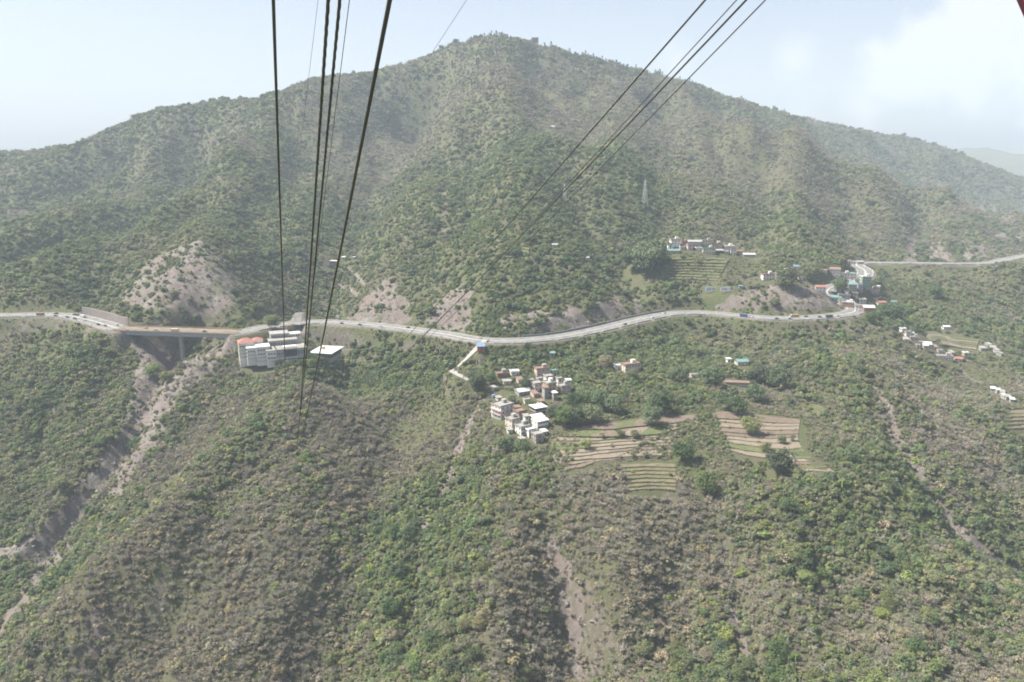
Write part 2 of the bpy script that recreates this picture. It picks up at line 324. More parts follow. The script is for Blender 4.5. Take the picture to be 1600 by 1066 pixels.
edge = fbm(GX/18+4, GY/18, 3)
for pts, st in SLIDES:
    poly = [hit(*p) for p in pts]; a = np.array(poly); cx, cy = a[:, 0].mean(), a[:, 1].mean()
    ja = 3.0+6*sstep(550, 750, GY); jx = GX+fbm(GX/14, GY/14+7, 2)*ja; jy = GY+fbm(GX/14+7, GY/14, 2)*ja
    rock = np.maximum(rock, in_poly(jx, jy, poly)*st*np.clip(.85+edge*.8, .2, 1))
for pts, hw, st in STROKES:
    ln = [hit(*p) for p in pts]; d, _ = near_polyline(GX, GY, ln, hw*3)
    rock = np.maximum(rock, st*(1-sstep(hw*.6, hw*1.5, d+edge*hw*.8)))
rock = np.maximum(rock, .9*(1-sstep(ROAD_HALF, ROAD_HALF+3.5, d_hwy)))
# craggy relief on bare stone
HZ += rock*lively*(ridged(GX/9+2, GY/13, 3)-.4)*3.4*(np.hypot(GX, GY) < 1300)
# scattered outcrops on steep ground
gy_, gx_ = np.gradient(HZ); 
slope = np.hypot(gy_/np.gradient(GY, axis=0), gx_/np.gradient(GX, axis=1))
crag = sstep(1.0, 1.6, slope+fbm(GX/40, GY/40, 3)*.5)*.5*(1-.75*sstep(850, 1000, GY))
rock = np.clip(np.maximum(rock, crag*(d_hwy > 14)), 0, 1)
fields_mask = np.zeros(GX.shape)

def grid_mesh(name, X, Y, Z, attrs):
    R, C = X.shape
    v = np.stack([X, Y, Z], -1).reshape(-1, 3)
    idx = np.arange(R*C).reshape(R, C)
    f = np.stack([idx[:-1, :-1], idx[:-1, 1:], idx[1:, 1:], idx[1:, :-1]], -1).reshape(-1, 4)
    me = bpy.data.meshes.new(name)
    me.vertices.add(len(v)); me.vertices.foreach_set('co', v.ravel())
    me.loops.add(f.size); me.loops.foreach_set('vertex_index', f.ravel().astype(np.int32))
    me.polygons.add(len(f)); me.polygons.foreach_set('loop_start', np.arange(0, f.size, 4, dtype=np.int32))
    me.update(calc_edges=True); me.validate()
    for k, a in attrs.items():
        at = me.attributes.new(k, 'FLOAT', 'POINT'); at.data.foreach_set('value', a.ravel().astype(np.float32))
    me.shade_smooth()
    return me

# ------------------------------------------------------------------ materials
MATS = {}
def newmat(name):
    m = bpy.data.materials.new(name); m.use_nodes = True; t = m.node_tree; t.nodes.clear()
    o = N(t, 'ShaderNodeOutputMaterial'); b = N(t, 'ShaderNodeBsdfPrincipled'); t.links.new(b.outputs[0], o.inputs[0])
    b.inputs['Roughness'].default_value = .9; b.inputs['Specular IOR Level'].default_value = .2
    MATS[name] = m; return m, t, b
def noise(t, scale, detail=4, rough=.6, vec=None):
    n = N(t, 'ShaderNodeTexNoise'); n.inputs['Scale'].default_value = scale; n.inputs['Detail'].default_value = detail; n.inputs['Roughness'].default_value = rough
    if vec is not None: t.links.new(vec, n.inputs['Vector'])
    return n.outputs['Fac']
def ramp(t, fac, stops):
    r = N(t, 'ShaderNodeValToRGB'); e = r.color_ramp.elements
    while len(e) < len(stops): e.new(.5)
    for el, (p, c) in zip(e, stops): el.position = p; el.color = (*c, 1)
    t.links.new(fac, r.inputs[0]); return r.outputs[0]
def mix(t, fac, a, b, blend='MIX'):
    m = N(t, 'ShaderNodeMix', data_type='RGBA', blend_type=blend)
    for s, v in ((m.inputs[0], fac), (m.inputs['A'], a), (m.inputs['B'], b)):
        if isinstance(v, (int, float)): s.default_value = v
        elif isinstance(v, tuple): s.default_value = (*v, 1) if len(v) == 3 else v
        else: t.links.new(v, s)
    return m.outputs['Result']
def pos(t, sc=(1, 1, 1)):
    g = N(t, 'ShaderNodeNewGeometry'); mp = N(t, 'ShaderNodeMapping'); mp.inputs['Scale'].default_value = sc
    t.links.new(g.outputs['Position'], mp.inputs['Vector']); return mp.outputs[0]
def simple(name, col, var=.12, scale=1.5, rough=.85, spec=.2, metal=0, bump=0):
    m, t, b = newmat(name); p = pos(t)
    n = noise(t, scale, 5, .65, p)
    lo = tuple(c*(1-var*1.6) for c in col); hi = tuple(min(1, c*(1+var)) for c in col)
    t.links.new(ramp(t, n, [(.3, lo), (.7, hi)]), b.inputs['Base Color'])
    b.inputs['Roughness'].default_value = rough; b.inputs['Specular IOR Level'].default_value = spec; b.inputs['Metallic'].default_value = metal
    if bump:
        bp = N(t, 'ShaderNodeBump'); bp.inputs['Strength'].default_value = bump; bp.inputs['Distance'].default_value = .1
        t.links.new(n, bp.inputs['Height']); t.links.new(bp.outputs[0], b.inputs['Normal'])
    return m

m, t, b = newmat('hillside')
p = pos(t)
soil = ramp(t, noise(t, .05, 6, .65, p), [(.3, (.072,.07,.04)), (.5, (.09,.083,.052)), (.7, (.072,.08,.041))])
grassc = ramp(t, noise(t, .11, 5, .7, p), [(.3, (.064,.078,.033)), (.55, (.082,.092,.04)), (.75, (.1,.102,.05))])
base = mix(t, ramp(t, noise(t, .02, 5, .6, p), [(.4, (0,0,0)), (.6, (1,1,1))]), soil, grassc)
ps = pos(t, (1, 1, .45))
stone = ramp(t, noise(t, .16, 8, .72, ps), [(.28, (.07,.062,.055)), (.42, (.125,.11,.097)), (.55, (.175,.155,.138)), (.72, (.26,.238,.218))])
stone = mix(t, ramp(t, noise(t, .03, 3, .6, p), [(.42, (0,0,0)), (.62, (1,1,1))]), stone, (.15,.122,.108))
at = N(t, 'ShaderNodeAttribute', attribute_name='rock')
brk = N(t, 'ShaderNodeMath', operation='MULTIPLY_ADD'); t.links.new(noise(t, .35, 4, .7, p), brk.inputs[0]); brk.inputs[1].default_value = .9; brk.inputs[2].default_value = -.45
ad = N(t, 'ShaderNodeMath', operation='ADD'); t.links.new(at.outputs['Fac'], ad.inputs[0]); t.links.new(brk.outputs[0], ad.inputs[1])
t.links.new(mix(t, ramp(t, ad.outputs[0], [(.32, (0,0,0)), (.62, (1,1,1))]), base, stone), b.inputs['Base Color'])
bp = N(t, 'ShaderNodeBump'); bp.inputs['Strength'].default_value = .9; bp.inputs['Distance'].default_value = 1.1
t.links.new(noise(t, .45, 8, .75, ps), bp.inputs['Height']); t.links.new(bp.outputs[0], b.inputs['Normal'])

def tag(o, label=None, cat=None, group=None, kind=None):
    if label: o['label'] = label
    if cat: o['category'] = cat
    if group: o['group'] = group
    if kind: o['kind'] = kind
    return o
def link(name, me, mat=None, parent=None):
    o = bpy.data.objects.new(name, me); COL.objects.link(o)
    if mat is not None: me.materials.append(MATS[mat] if isinstance(mat, str) else mat)
    if parent is not None: o.parent = parent
    return o
ter = link('hillside_terrain', grid_mesh('hillside_terrain', GX, GY, HZ, {'rock': rock}), 'hillside'); ter['kind'] = 'structure'

# far hills and the plain beyond, to the horizon
fr = np.linspace(4050, 9500, 60); fs = np.linspace(-1, 1, 160)
FY = np.repeat(fr[:, None], 160, 1); FX = fs[None]*FY*1.1
FZ = CAMZ-330+sstep(5000, 6400, FY)*(1-sstep(6600, 8600, FY))*(215+190*fbm(FX/1300+.4, FY/1300, 3))+fbm(FX/500, FY/500, 4)*40
fh = link('far_hills', grid_mesh('far_hills', FX, FY, FZ, {'rock': FX*0}), 'hillside'); fh['kind'] = 'structure'
gm = bpy.data.meshes.new('plain'); gm.from_pydata([(-40000,-30000,CAMZ-420),(40000,-30000,CAMZ-420),(40000,50000,CAMZ-420),(-40000,50000,CAMZ-420)], [], [(0,1,2,3)])
gp = link('ground_plain', gm, 'hillside'); gp['kind'] = 'structure'

# ------------------------------------------------------------------ vegetation
def leafmat(name, cols, hue=.02, val=.35, trans=.25, rough=.75):
    m, t, b = newmat(name)
    oi = N(t, 'ShaderNodeObjectInfo')
    c = ramp(t, noise(t, .9, 3, .6, pos(t)), [(.3, cols[0]), (.7, cols[1])])
    hs = N(t, 'ShaderNodeHueSaturation')
    def rng(lo, hi, mul):
        a = N(t, 'ShaderNodeMath', operation='MULTIPLY'); t.links.new(oi.outputs['Random'], a.inputs[0]); a.inputs[1].default_value = mul
        f = N(t, 'ShaderNodeMath', operation='FRACT'); t.links.new(a.outputs[0], f.inputs[0])
        r = N(t, 'ShaderNodeMapRange'); t.links.new(f.outputs[0], r.inputs[0]); r.inputs[3].default_value = lo; r.inputs[4].default_value = hi
        return r.outputs[0]
    t.links.new(rng(.5-hue, .5+hue, 7.31), hs.inputs['Hue']); t.links.new(rng(.7, 1.1, 3.77), hs.inputs['Saturation']); t.links.new(rng(1-val, 1+val, 1.0), hs.inputs['Value'])
    t.links.new(c, hs.inputs['Color']); t.links.new(hs.outputs[0], b.inputs['Base Color'])
    b.inputs['Roughness'].default_value = rough
    if trans:
        tr = N(t, 'ShaderNodeBsdfTranslucent'); t.links.new(hs.outputs[0], tr.inputs['Color'])
        ms = N(t, 'ShaderNodeMixShader'); ms.inputs[0].default_value = trans
        o = [n for n in t.nodes if n.type == 'OUTPUT_MATERIAL'][0]
        t.links.new(b.outputs[0], ms.inputs[1]); t.links.new(tr.outputs[0], ms.inputs[2]); t.links.new(ms.outputs[0], o.inputs[0])
    return m
leafmat('bare_grey', ((.215,.20,.15), (.30,.28,.215)), trans=0, val=.22)
leafmat('bare_tan', ((0.243,0.205,0.157), (0.335,0.286,0.221)), trans=0, val=.2)
leafmat('leaf_olive', ((0.178,0.200,0.089), (0.254,0.270,0.124)), trans=.45, val=.25)
leafmat('leaf_green', ((0.130,0.178,0.067), (0.194,0.246,0.095)), trans=.45, val=.25)
leafmat('leaf_yellow', ((0.205,0.248,0.076), (0.286,0.319,0.108)), trans=.45, val=.25)
leafmat('leaf_dark', ((0.076,0.117,0.052), (0.119,0.162,0.071)), val=.22, trans=.35)
leafmat('leaf_dry', ((0.221,0.192,0.113), (0.297,0.254,0.151)), trans=.3, val=.22)
leafmat('pine_needle', ((0.081,0.113,0.059), (0.119,0.151,0.076)), val=.22, trans=.25)
leafmat('dry_grass', ((.2,.175,.095), (.28,.24,.14)), trans=.1)
simple('bark', (.13,.10,.075), .25, 2.0)
simple('bark_pale', (.27,.24,.2), .2, 2.0)

def unit(rng):
    v = rng.normal(size=3); return v/np.linalg.norm(v)
def quads_mesh(name, quads, mat):
    v = np.array(quads).reshape(-1, 3); me = bpy.data.meshes.new(name)
    me.from_pydata([tuple(p) for p in v], [], [tuple(range(i, i+4)) for i in range(0, len(v), 4)])
    me.materials.append(MATS[mat]); return me
def leaf_quad(c, n, size, rng):
    a = np.cross(n, unit(rng)); a /= np.linalg.norm(a)+1e-9; b = np.cross(n, a)
    w = size*rng.uniform(.6, 1.2); h = size*rng.uniform(.5, 1.0)
    return [c-a*w-b*h*.3, c-a*w*.1-b*h, c+a*w+b*h*.2, c+a*w*.15+b*h]
def crown_quads(rng, lobes, per, flat=.75, leaf=.15, lift=.55, spread=.62):
    q = []
    for i in range(lobes):
        ang = rng.uniform(0, 6.283); rr = spread*math.sqrt(rng.uniform(.02, 1)); lc = np.array([rr*math.cos(ang), rr*math.sin(ang), lift+rng.uniform(-.4, .55)*flat])
        lr = rng.uniform(.17, .5)
        for k in range(per):
            d = unit(rng); d[2] = abs(d[2])*1.0-.25 if rng.random() < .75 else d[2]; d /= np.linalg.norm(d)
            c = lc+d*lr*np.array([1, 1, flat])*rng.uniform(.55, 1.18)
            n = d+unit(rng)*.55+np.array([0, 0, .35]); n /= np.linalg.norm(n)
            q.append(leaf_quad(c, n, leaf, rng))
    return q
def stick(a, b, w0, w1):                             # a three sided tapering stick as quads
    a = np.array(a, float); b = np.array(b, float); d = b-a; d /= np.linalg.norm(d)+1e-9
    u = np.cross(d, [.3, .5, .81]); u /= np.linalg.norm(u)+1e-9; v = np.cross(d, u); q = []
    for k in range(3):
        t0 = k*2.0944; t1 = (k+1)*2.0944
        e0 = u*math.cos(t0)+v*math.sin(t0); e1 = u*math.cos(t1)+v*math.sin(t1)
        q.append([a+e0*w0, a+e1*w0, b+e1*w1, b+e0*w1])
    return q
def bare_quads(rng, limbs, twigs, fine=.02, h=1.1):
    q = []
    for i in range(limbs):
        ang = rng.uniform(0, 6.283); out = rng.uniform(.15, .75); top = np.array([out*math.cos(ang), out*math.sin(ang), h*rng.uniform(.55, 1.0)])
        base = np.array([rng.uniform(-.1, .1), rng.uniform(-.1, .1), 0]); mid = base*.4+top*.55+np.array([0, 0, .1])
        q += stick(base, mid, .035, .024); q += stick(mid, top, .024, .012)
        for k in range(twigs):
            s = mid+(top-mid)*rng.uniform(-.4, 1); d = unit(rng); d[2] = abs(d[2])*.9; d = d*.6+(top-mid)*.8
            e = s+d*rng.uniform(.2, .5); w = np.cross(d, unit(rng)); w /= np.linalg.norm(w)+1e-9
            q.append([s-w*fine, s+w*fine, e+w*fine*.7, e-w*fine*.7])
            e2 = e+unit(rng)*.16; q.append([e-w*fine, e+w*fine, e2+w*fine*.8, e2-w*fine*.8])
    return q
def pine_quads(rng):
    q = []
    for i in range(11):
        z = .45+i*.15+rng.uniform(-.05, .05); r = .5*(1-(z-.3)/2.1)+.06
        for k in range(7):
            ang = rng.uniform(0, 6.283); d = np.array([math.cos(ang), math.sin(ang), rng.uniform(-.1, .35)])
            for s in (.45, .95):
                c = np.array([0, 0, z])+d*r*s; n = d*.4+np.array([0, 0, .8])+unit(rng)*.3; n /= np.linalg.norm(n); q.append(leaf_quad(c, n, .16, rng))
    return q
PROTO = bpy.data.collections.new('plant_kinds')
KINDS = []                                            # (name, mesh crown, mesh trunk)
def trunk_quads(h, w): return stick((0, 0, -.15), (0.02, .01, h*.55), w, w*.7)+stick((0.02, .01, h*.5), (.2, .1, h), w*.6, w*.25)+stick((0.02, .01, h*.5), (-.2, -.05, h), w*.6, w*.25)
SPEC = [('bare_grey', 'bare', 11, 11), ('bare_grey', 'bare', 8, 14), ('bare_tan', 'bare', 12, 12), ('bare_tan', 'bare', 9, 12),
        ('leaf_olive', 'crown', 10, 42), ('leaf_olive', 'crown', 7, 46), ('leaf_green', 'crown', 12, 44), ('leaf_green', 'crown', 9, 46),
        ('leaf_yellow', 'crown', 9, 40), ('leaf_yellow', 'crown', 7, 38), ('leaf_dark', 'crown', 15, 48), ('leaf_dark', 'crown', 12, 48),
        ('leaf_dry', 'crown', 8, 30), ('leaf_dry', 'crown', 10, 28), ('pine_needle', 'pine', 0, 0), ('dry_grass', 'tuft', 0, 0)]
for i, (mat, form, a, b_) in enumerate(SPEC):
    rng = np.random.default_rng(100+i)
    if form == 'bare': q = bare_quads(rng, a, b_)
    elif form == 'crown': q = crown_quads(rng, a, b_, flat=rng.uniform(.65, .9))
    elif form == 'pine': q = pine_quads(rng)
    else: q = [[np.array([x, y, 0])+k for k in (np.array([-.06, 0, 0]), np.array([.06, .02, 0]), np.array([.05+dx, dy, h]), np.array([-.03+dx, dy, h]))] for x, y, dx, dy, h in zip(rng.uniform(-.9, .9, 70), rng.uniform(-.9, .9, 70), rng.uniform(-.2, .2, 70), rng.uniform(-.2, .2, 70), rng.uniform(.15, .5, 70))]
    crown = quads_mesh('crown_%02d' % i, q, mat)
    trunk = quads_mesh('trunk_%02d' % i, trunk_quads(.75 if form != 'pine' else 1.9, .045), 'bark')
    KINDS.append((mat, form, crown, trunk))
    o = bpy.data.objects.new('plant_kind_%02d' % i, crown); PROTO.objects.link(o)

BIG = {}                                              # finer leafed crowns for large single trees
for k_ in (4, 5, 6, 7, 8, 10, 11, 12):
    rng = np.random.default_rng(300+k_); BIG[k_] = quads_mesh('crown_large_%02d' % k_, crown_quads(rng, 26, 64, flat=.85, leaf=.075), SPEC[k_][0])
# regional leafiness: pixels, radius m, shift towards green
GREEN = [(60,920,60,1.2),(300,520,30,.5),(560,560,70,.7),(880,560,80,.9),(1000,570,80,.8),(1010,400,40,1.5),(930,400,50,.6),(1400,480,110,.9),(1450,520,80,.8),(820,480,60,.6),(820,430,80,.5),(780,340,150,.5),
         (880,270,300,1.15),(830,390,130,.8),(700,250,200,.25),(330,240,200,.5),(120,330,220,.5),(120,420,160,.6),(60,370,120,.5),(420,400,70,.7),(530,350,120,.8),(600,780,60,.4),(620,830,40,.6),(1500,1000,90,.35),(1550,850,80,.2),(1230,790,50,.4),(780,720,50,.6),(690,560,60,.7),(450,300,140,.3),
         (300,450,80,-.7),(350,900,110,-.35),(100,960,60,-.4),(200,760,80,-.2),(560,740,60,-.6),(690,640,60,-.6),(870,800,60,-.9),(900,900,60,-.5),(1000,900,60,-.5),(1100,200,380,-.6),(1050,260,200,-.5),(1300,330,220,-.5),(1450,300,250,-.5),(700,180,320,-.7),(620,100,500,-.55),(800,80,400,-.3),(560,200,200,-.4),(1380,560,90,-.6),(1450,650,90,-.4),(1330,900,70,-.3),(450,700,60,-.3),(450,850,60,-.4),(400,960,60,-.5),(900,120,350,-.5),(250,200,200,-.1)]
def leafiness(x, y):
    g = .22-.24*(y < 640)+fbm(x/110+31, y/130, 4)*1.75+fbm(x/24+3, y/24, 2)*.7
    for px, py, r, s in GREEN_W: g = g+s*np.exp(-((x-px)**2+(y-py)**2)/(r*r))
    return g
GREEN_W = [(*hit(px, py)[:2], r, s) for px, py, r, s in GREEN]

# ------------------------------------------------------------------ mesh builder
class MB:
    def __init__(s): s.v = []; s.f = []; s.m = []
    def box(s, c, d, rz=0, mi=0):
        n = len(s.v); ca, sa = math.cos(rz), math.sin(rz)
        for dx, dy, dz in ((-1,-1,-1),(1,-1,-1),(1,1,-1),(-1,1,-1),(-1,-1,1),(1,-1,1),(1,1,1),(-1,1,1)):
            x, y = dx*d[0]/2, dy*d[1]/2; s.v.append((c[0]+x*ca-y*sa, c[1]+x*sa+y*ca, c[2]+dz*d[2]/2))
        for q in ((0,3,2,1),(4,5,6,7),(0,1,5,4),(1,2,6,5),(2,3,7,6),(3,0,4,7)): s.f.append(tuple(n+i for i in q)); s.m.append(mi)
        return s
    def poly(s, pts, mi=0):
        n = len(s.v); s.v += [tuple(p) for p in pts]; s.f.append(tuple(range(n, n+len(pts)))); s.m.append(mi); return s
    def prism(s, pts, z0, z1, mi=0):                 # vertical prism over a counter clockwise outline
        k = len(pts); b = [(p[0], p[1], z0) for p in pts]; t_ = [(p[0], p[1], z1) for p in pts]
        s.poly(t_, mi); s.poly(b[::-1], mi)
        for i in range(k): s.poly([b[i], b[(i+1) % k], t_[(i+1) % k], t_[i]], mi)
        return s
    def tube(s, a, b, r0, r1=None, n=6, mi=0):
        a = Vector(a); b = Vector(b); d = (b-a).normalized(); u = d.orthogonal().normalized(); w = d.cross(u); r1 = r0 if r1 is None else r1
        A = [a+(u*math.cos(k*6.2832/n)+w*math.sin(k*6.2832/n))*r0 for k in range(n)]; B = [b+(u*math.cos(k*6.2832/n)+w*math.sin(k*6.2832/n))*r1 for k in range(n)]
        for k in range(n): s.poly([A[k], A[(k+1) % n], B[(k+1) % n], B[k]], mi)
        s.poly(A[::-1], mi); s.poly(B, mi); return s
    def mesh(s, name, mats):
        me = bpy.data.meshes.new(name); me.from_pydata(s.v, [], s.f)
        for m_ in ([mats] if isinstance(mats, str) else mats): me.materials.append(MATS[m_])
        if not isinstance(mats, str): me.polygons.foreach_set('material_index', s.m)
        me.update(); return me
    def build(s, name, mats, parent=None):
        o = bpy.data.objects.new(name, s.mesh(name, mats)); COL.objects.link(o)
        if parent is not None: o.parent = parent
        return o
def empty(name, loc=(0, 0, 0), rz=0):
    o = bpy.data.objects.new(name, None); COL.objects.link(o); o.location = loc; o.rotation_euler = (0, 0, rz); o.empty_display_size = .5; return o
CLEAR = []; CLEAR_C = []

# ------------------------------------------------------------------ paints and stone
for nm, c in dict(wall_white=(0.66,0.64,0.60), wall_cream=(0.56,0.50,0.41), wall_pink=(0.528,0.400,0.368), wall_grey=(0.320,0.312,0.300), wall_tan=(0.400,0.312,0.232), wall_lavender=(0.416,0.400,0.496), wall_green=(0.19,0.31,0.22), wall_orange=(0.46,0.31,0.20),
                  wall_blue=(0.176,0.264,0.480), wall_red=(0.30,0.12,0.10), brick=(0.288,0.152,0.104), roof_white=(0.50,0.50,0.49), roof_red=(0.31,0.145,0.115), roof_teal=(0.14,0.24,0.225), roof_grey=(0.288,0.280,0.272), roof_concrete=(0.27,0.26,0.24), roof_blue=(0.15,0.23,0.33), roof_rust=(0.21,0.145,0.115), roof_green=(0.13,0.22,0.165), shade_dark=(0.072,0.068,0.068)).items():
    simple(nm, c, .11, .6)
simple('asphalt', (.175,.172,.165), .22, .12); simple('concrete', (.30,.288,.27), .14, .5); simple('concrete_pale', (.40,.388,.365), .12, .5); simple('masonry', (.27,.235,.215), .22, .8, bump=.5); simple('masonry_grey', (.175,.17,.163), .2, .8, bump=.5)
simple('paint_white', (.72,.72,.70), .06); simple('steel_blue', (.35,.385,.43), .10, .4, .5, .4); simple('rail_orange', (.62,.36,.12), .12, .6); simple('glass', (.03,.034,.04), .15, .3, .45, .2); simple('glass_blue', (.06,.072,.09), .2, .3, .35, .3)
simple('steel_grey', (.28,.29,.29), .1, 1, .45, .4, .5); simple('rope_steel', (.085,.088,.085), .2, 6, .5, .4); simple('rubber', (.02,.02,.02), .1); simple('timber', (.22,.14,.09), .2)
simple('soil_brown', (.15,.117,.092), .16, .35); simple('soil_pale', (.195,.162,.124), .14, .35); simple('soil_green', (.10,.115,.05), .2, .35); simple('soil_olive', (.125,.12,.065), .2, .35); simple('riser', (.115,.108,.07), .25, .5, bump=.5)
simple('soil_dry', (.15,.13,.085), .25, .3); simple('earth_path', (.25,.215,.18), .15, .4)

# ------------------------------------------------------------------ highway, lanes, parapets, walls
def frames(line):
    line = np.asarray(line); tn = np.gradient(line, axis=0); tn[:, 2] = 0; tn /= np.linalg.norm(tn, axis=1)[:, None]+1e-9
    nr = np.stack([-tn[:, 1], tn[:, 0], tn[:, 2]*0], 1)     # left of travel: uphill for the highway (travel is +X)
    return line, tn, nr
def ribbon(name, line, o0, o1, dz, mat, parent=None, kind=None):
    L, T, Nn = frames(line); a = L+Nn*o0; b_ = L+Nn*o1; me = bpy.data.meshes.new(name)
    v = [(*p[:2], p[2]+dz) for p in a]+[(*p[:2], p[2]+dz) for p in b_]; n = len(L)
    me.from_pydata(v, [], [(i, n+i, n+i+1, i+1)[::-1] for i in range(n-1)]); o = link(name, me, mat, parent)
    if kind: o['kind'] = kind
    return o
def wall_strip(name, line, off, thick, z0, z1, mat, parent=None):
    L, T, Nn = frames(line); n = len(L); v = []
    for o_, z in ((off, z0), (off+thick, z0), (off+thick, z1), (off, z1)):
        v += [(p[0]+q[0]*o_, p[1]+q[1]*o_, p[2]+z) for p, q in zip(L, Nn)]
    f = []
    for i in range(n-1):
        for a, b_ in ((0, 1), (1, 2), (2, 3), (3, 0)): f.append((a*n+i, a*n+i+1, b_*n+i+1, b_*n+i))
    f += [(0, n, 2*n, 3*n), (3*n+n-1, 2*n+n-1, n+n-1, n-1)]
    me = bpy.data.meshes.new(name); me.from_pydata(v, [], f); return link(name, me, mat, parent)
hp = np.array([project(*p)[0] for p in HWY3])
iA = int(np.argmin(np.hypot(HWY3[:, 0]-BR_A[0], HWY3[:, 1]-BR_A[1]))); iB = int(np.argmin(np.hypot(HWY3[:, 0]-BR_B[0], HWY3[:, 1]-BR_B[1])))
SEG = [HWY3[:iA+1], HWY3[iB:]]
for k, sg in enumerate(SEG):
    hw = empty('highway', tuple(sg[0])); hw['kind'] = 'structure'
    def rel(o): o.parent = hw; o.matrix_parent_inverse = Matrix.Translation(-Vector(sg[0])); return o
    rel(ribbon('carriageway', sg, -9.2, 9.2, 0, 'asphalt'))
    for off in (-8.7, -.9, .9, 8.7): rel(ribbon('edge_line', sg, off-.09, off+.09, .012, 'paint_white'))
    for off in (-4.8, 4.8):
        for i in range(2, len(sg)-3, 3): rel(ribbon('lane_dash', sg[i:i+2], off-.08, off+.08, .012, 'paint_white'))
    rel(wall_strip('median_kerb', sg, -.6, 1.2, -.05, .35, 'concrete_pale'))
    rel(wall_strip('gutter', sg, 9.2, 1.0, -.4, .25, 'concrete'))
# parapet stretches on the valley side, in short blocks with gaps
pa = empty('roadside_parapet', tuple(HWY3[iB])); tag(pa, 'whitewashed parapet blocks along the valley edge of the highway', 'parapet')
for i in range(0, len(HWY3)-3, 3):
    if iA-2 < i < iB+2 or hp[i] < -120 or hp[i] > 1660: continue
    o = wall_strip('parapet_block', HWY3[i:i+3] if i % 2 else HWY3[i:i+4], -9.9, .45, -.4, .85, 'concrete_pale'); o.parent = pa; o.matrix_parent_inverse = Matrix.Translation(-Vector(pa.location))
def stretch(p0, p1): 
    k = np.nonzero((hp >= p0) & (hp <= p1) & (np.arange(len(hp)) < int(np.argmin(np.abs(hp-1338)))))[0]; return HWY3[k[0]:k[-1]+1]
def road_wall(p0, p1, off, h0, h1, mat, label, name='retaining_wall'):
    line = stretch(p0, p1); r_ = empty(name, tuple(line[len(line)//2])); tag(r_, label, 'retaining wall'); step = 3
    for i in range(0, len(line)-1, step):              # bays of masonry with small joints
        sub = line[i:i+step+1]
        if len(sub) < 2: continue
        o = wall_strip('wall_bay', sub, off-RND.uniform(0, .12), .9, h0, h1+RND.uniform(-.25, .25), mat); o.parent = r_; o.matrix_parent_inverse = Matrix.Translation(-Vector(r_.location))
    return r_
road_wall(-140, 62, -11.0, -6.0, -.3, 'masonry_grey', 'grey retaining wall below the road at the far left edge')
road_wall(118, 184, -11.2, -8.5, -.2, 'masonry', 'pale stained retaining wall under the road just left of the bridge')
road_wall(112, 186, 10.6, -1, 8.2, 'masonry', 'tall pinkish masonry wall behind the road, left of the bridge')
road_wall(558, 690, -11.0, -6.5, -.2, 'masonry_grey', 'long grey retaining wall under the highway below the two landslides')
road_wall(770, 905, -11.0, -5.0, -.2, 'masonry_grey', 'grey retaining wall under the highway above the village houses')
road_wall(1286, 1336, -11.2, -11.5, -.2, 'masonry_grey', 'high dark retaining wall under the road bend by the roadside town')
road_wall(820, 1050, 10.4, -.5, 2.0, 'masonry_grey', 'low dark breast wall on the hill side of the curving highway', 'breast_wall')
for nm, ln, hw_ in (('village_lane', LANE, 2.4), ('resort_lane', RESORT_LANE, 3.2)):
    o = ribbon(nm, ln, -hw_, hw_, .02, 'concrete' if hw_ < 3 else 'asphalt'); o['kind'] = 'structure'
o = wall_strip('lane_wall', LANE[:len(LANE)*2//3], 2.6, .4, -1.5, .5, 'concrete_pale'); tag(o, 'low pale wall along the zigzag village lane', 'wall')

# ------------------------------------------------------------------ bridge
bl = HWY3[iA:iB+1]; A0 = Vector(bl[0]); B0 = Vector(bl[-1]); bd = (B0-A0); BL = bd.length; bz = math.atan2(bd.y, bd.x)
bslope = math.atan2(bd.z, math.hypot(bd.x, bd.y))
br = empty('road_bridge', tuple(A0), bz); br.rotation_euler = (0, -bslope, bz); tag(br, 'steel girder road bridge with orange railings on one tall pier over the landslide gully', 'bridge')
MB().box((BL/2, 0, -.3), (BL, 19, .55)).build('deck_slab', 'concrete', br)
MB().box((BL/2, 0, .01), (BL, 17.5, .05)).build('deck_surface', 'asphalt', br)
nb = 9
for yy in (-8.2, 8.2):
    for k in range(nb):
        x0 = BL*k/nb; w = BL/nb-.05; g = MB().box((x0+w/2, yy, -2.3), (w, .16, 3.3)).box((x0+w/2, yy, -.72), (w, .8, .12)).box((x0+w/2, yy, -3.86), (w, .9, .14))
        for j in range(7): g.box((x0+w*(j+.5)/7, yy-.28*(1 if yy < 0 else -1), -2.3), (.14, .4, 3.1))
        g.build('girder', 'steel_blue', br)
for k in range(1, nb*2): MB().box((BL*k/(nb*2), 0, -2.4), (.2, 15.6, .5)).build('cross_beam', 'steel_blue', br)
for yy in (-9.3, 9.3):
    for k in range(nb): MB().box((BL*(k+.5)/nb, yy, .32), (BL/nb-.08, .28, .7)).build('kerb_block', 'rail_orange', br)
    g = MB()
    for zz in (.95, 1.3): g.box((BL/2, yy, zz), (BL, .12, .13))
    g.build('handrail', 'rail_orange', br)
    for k in range(int(BL/3)+1): MB().box((min(BL-.1, k*3.0+.1), yy, 1.0), (.16, .16, .75)).build('rail_post', 'rail_orange', br)
MB().box((BL/2, 0, .18), (BL, .5, .4)).build('median_kerb', 'rail_orange', br)
px_c = BL*.52; wp = br.matrix_basis@Vector((px_c, 0, 0)); gz = float(bil(HZ, wp.x, wp.y)); ph = wp.z-gz
MB().box((px_c, 0, -4.1), (3.6, 16.5, .9)).box((px_c, 0, -4.9), (3.2, 9.0, .8)).build('pier_cap', 'concrete', br)
MB().box((px_c, 0, -5.3-(ph-4)/2), (2.9, 4.6, ph-3.0)).build('pier', 'concrete', br)
MB().box((px_c, 0, -ph+.4), (6.5, 7.5, 2.2)).build('pier_footing', 'concrete', br)
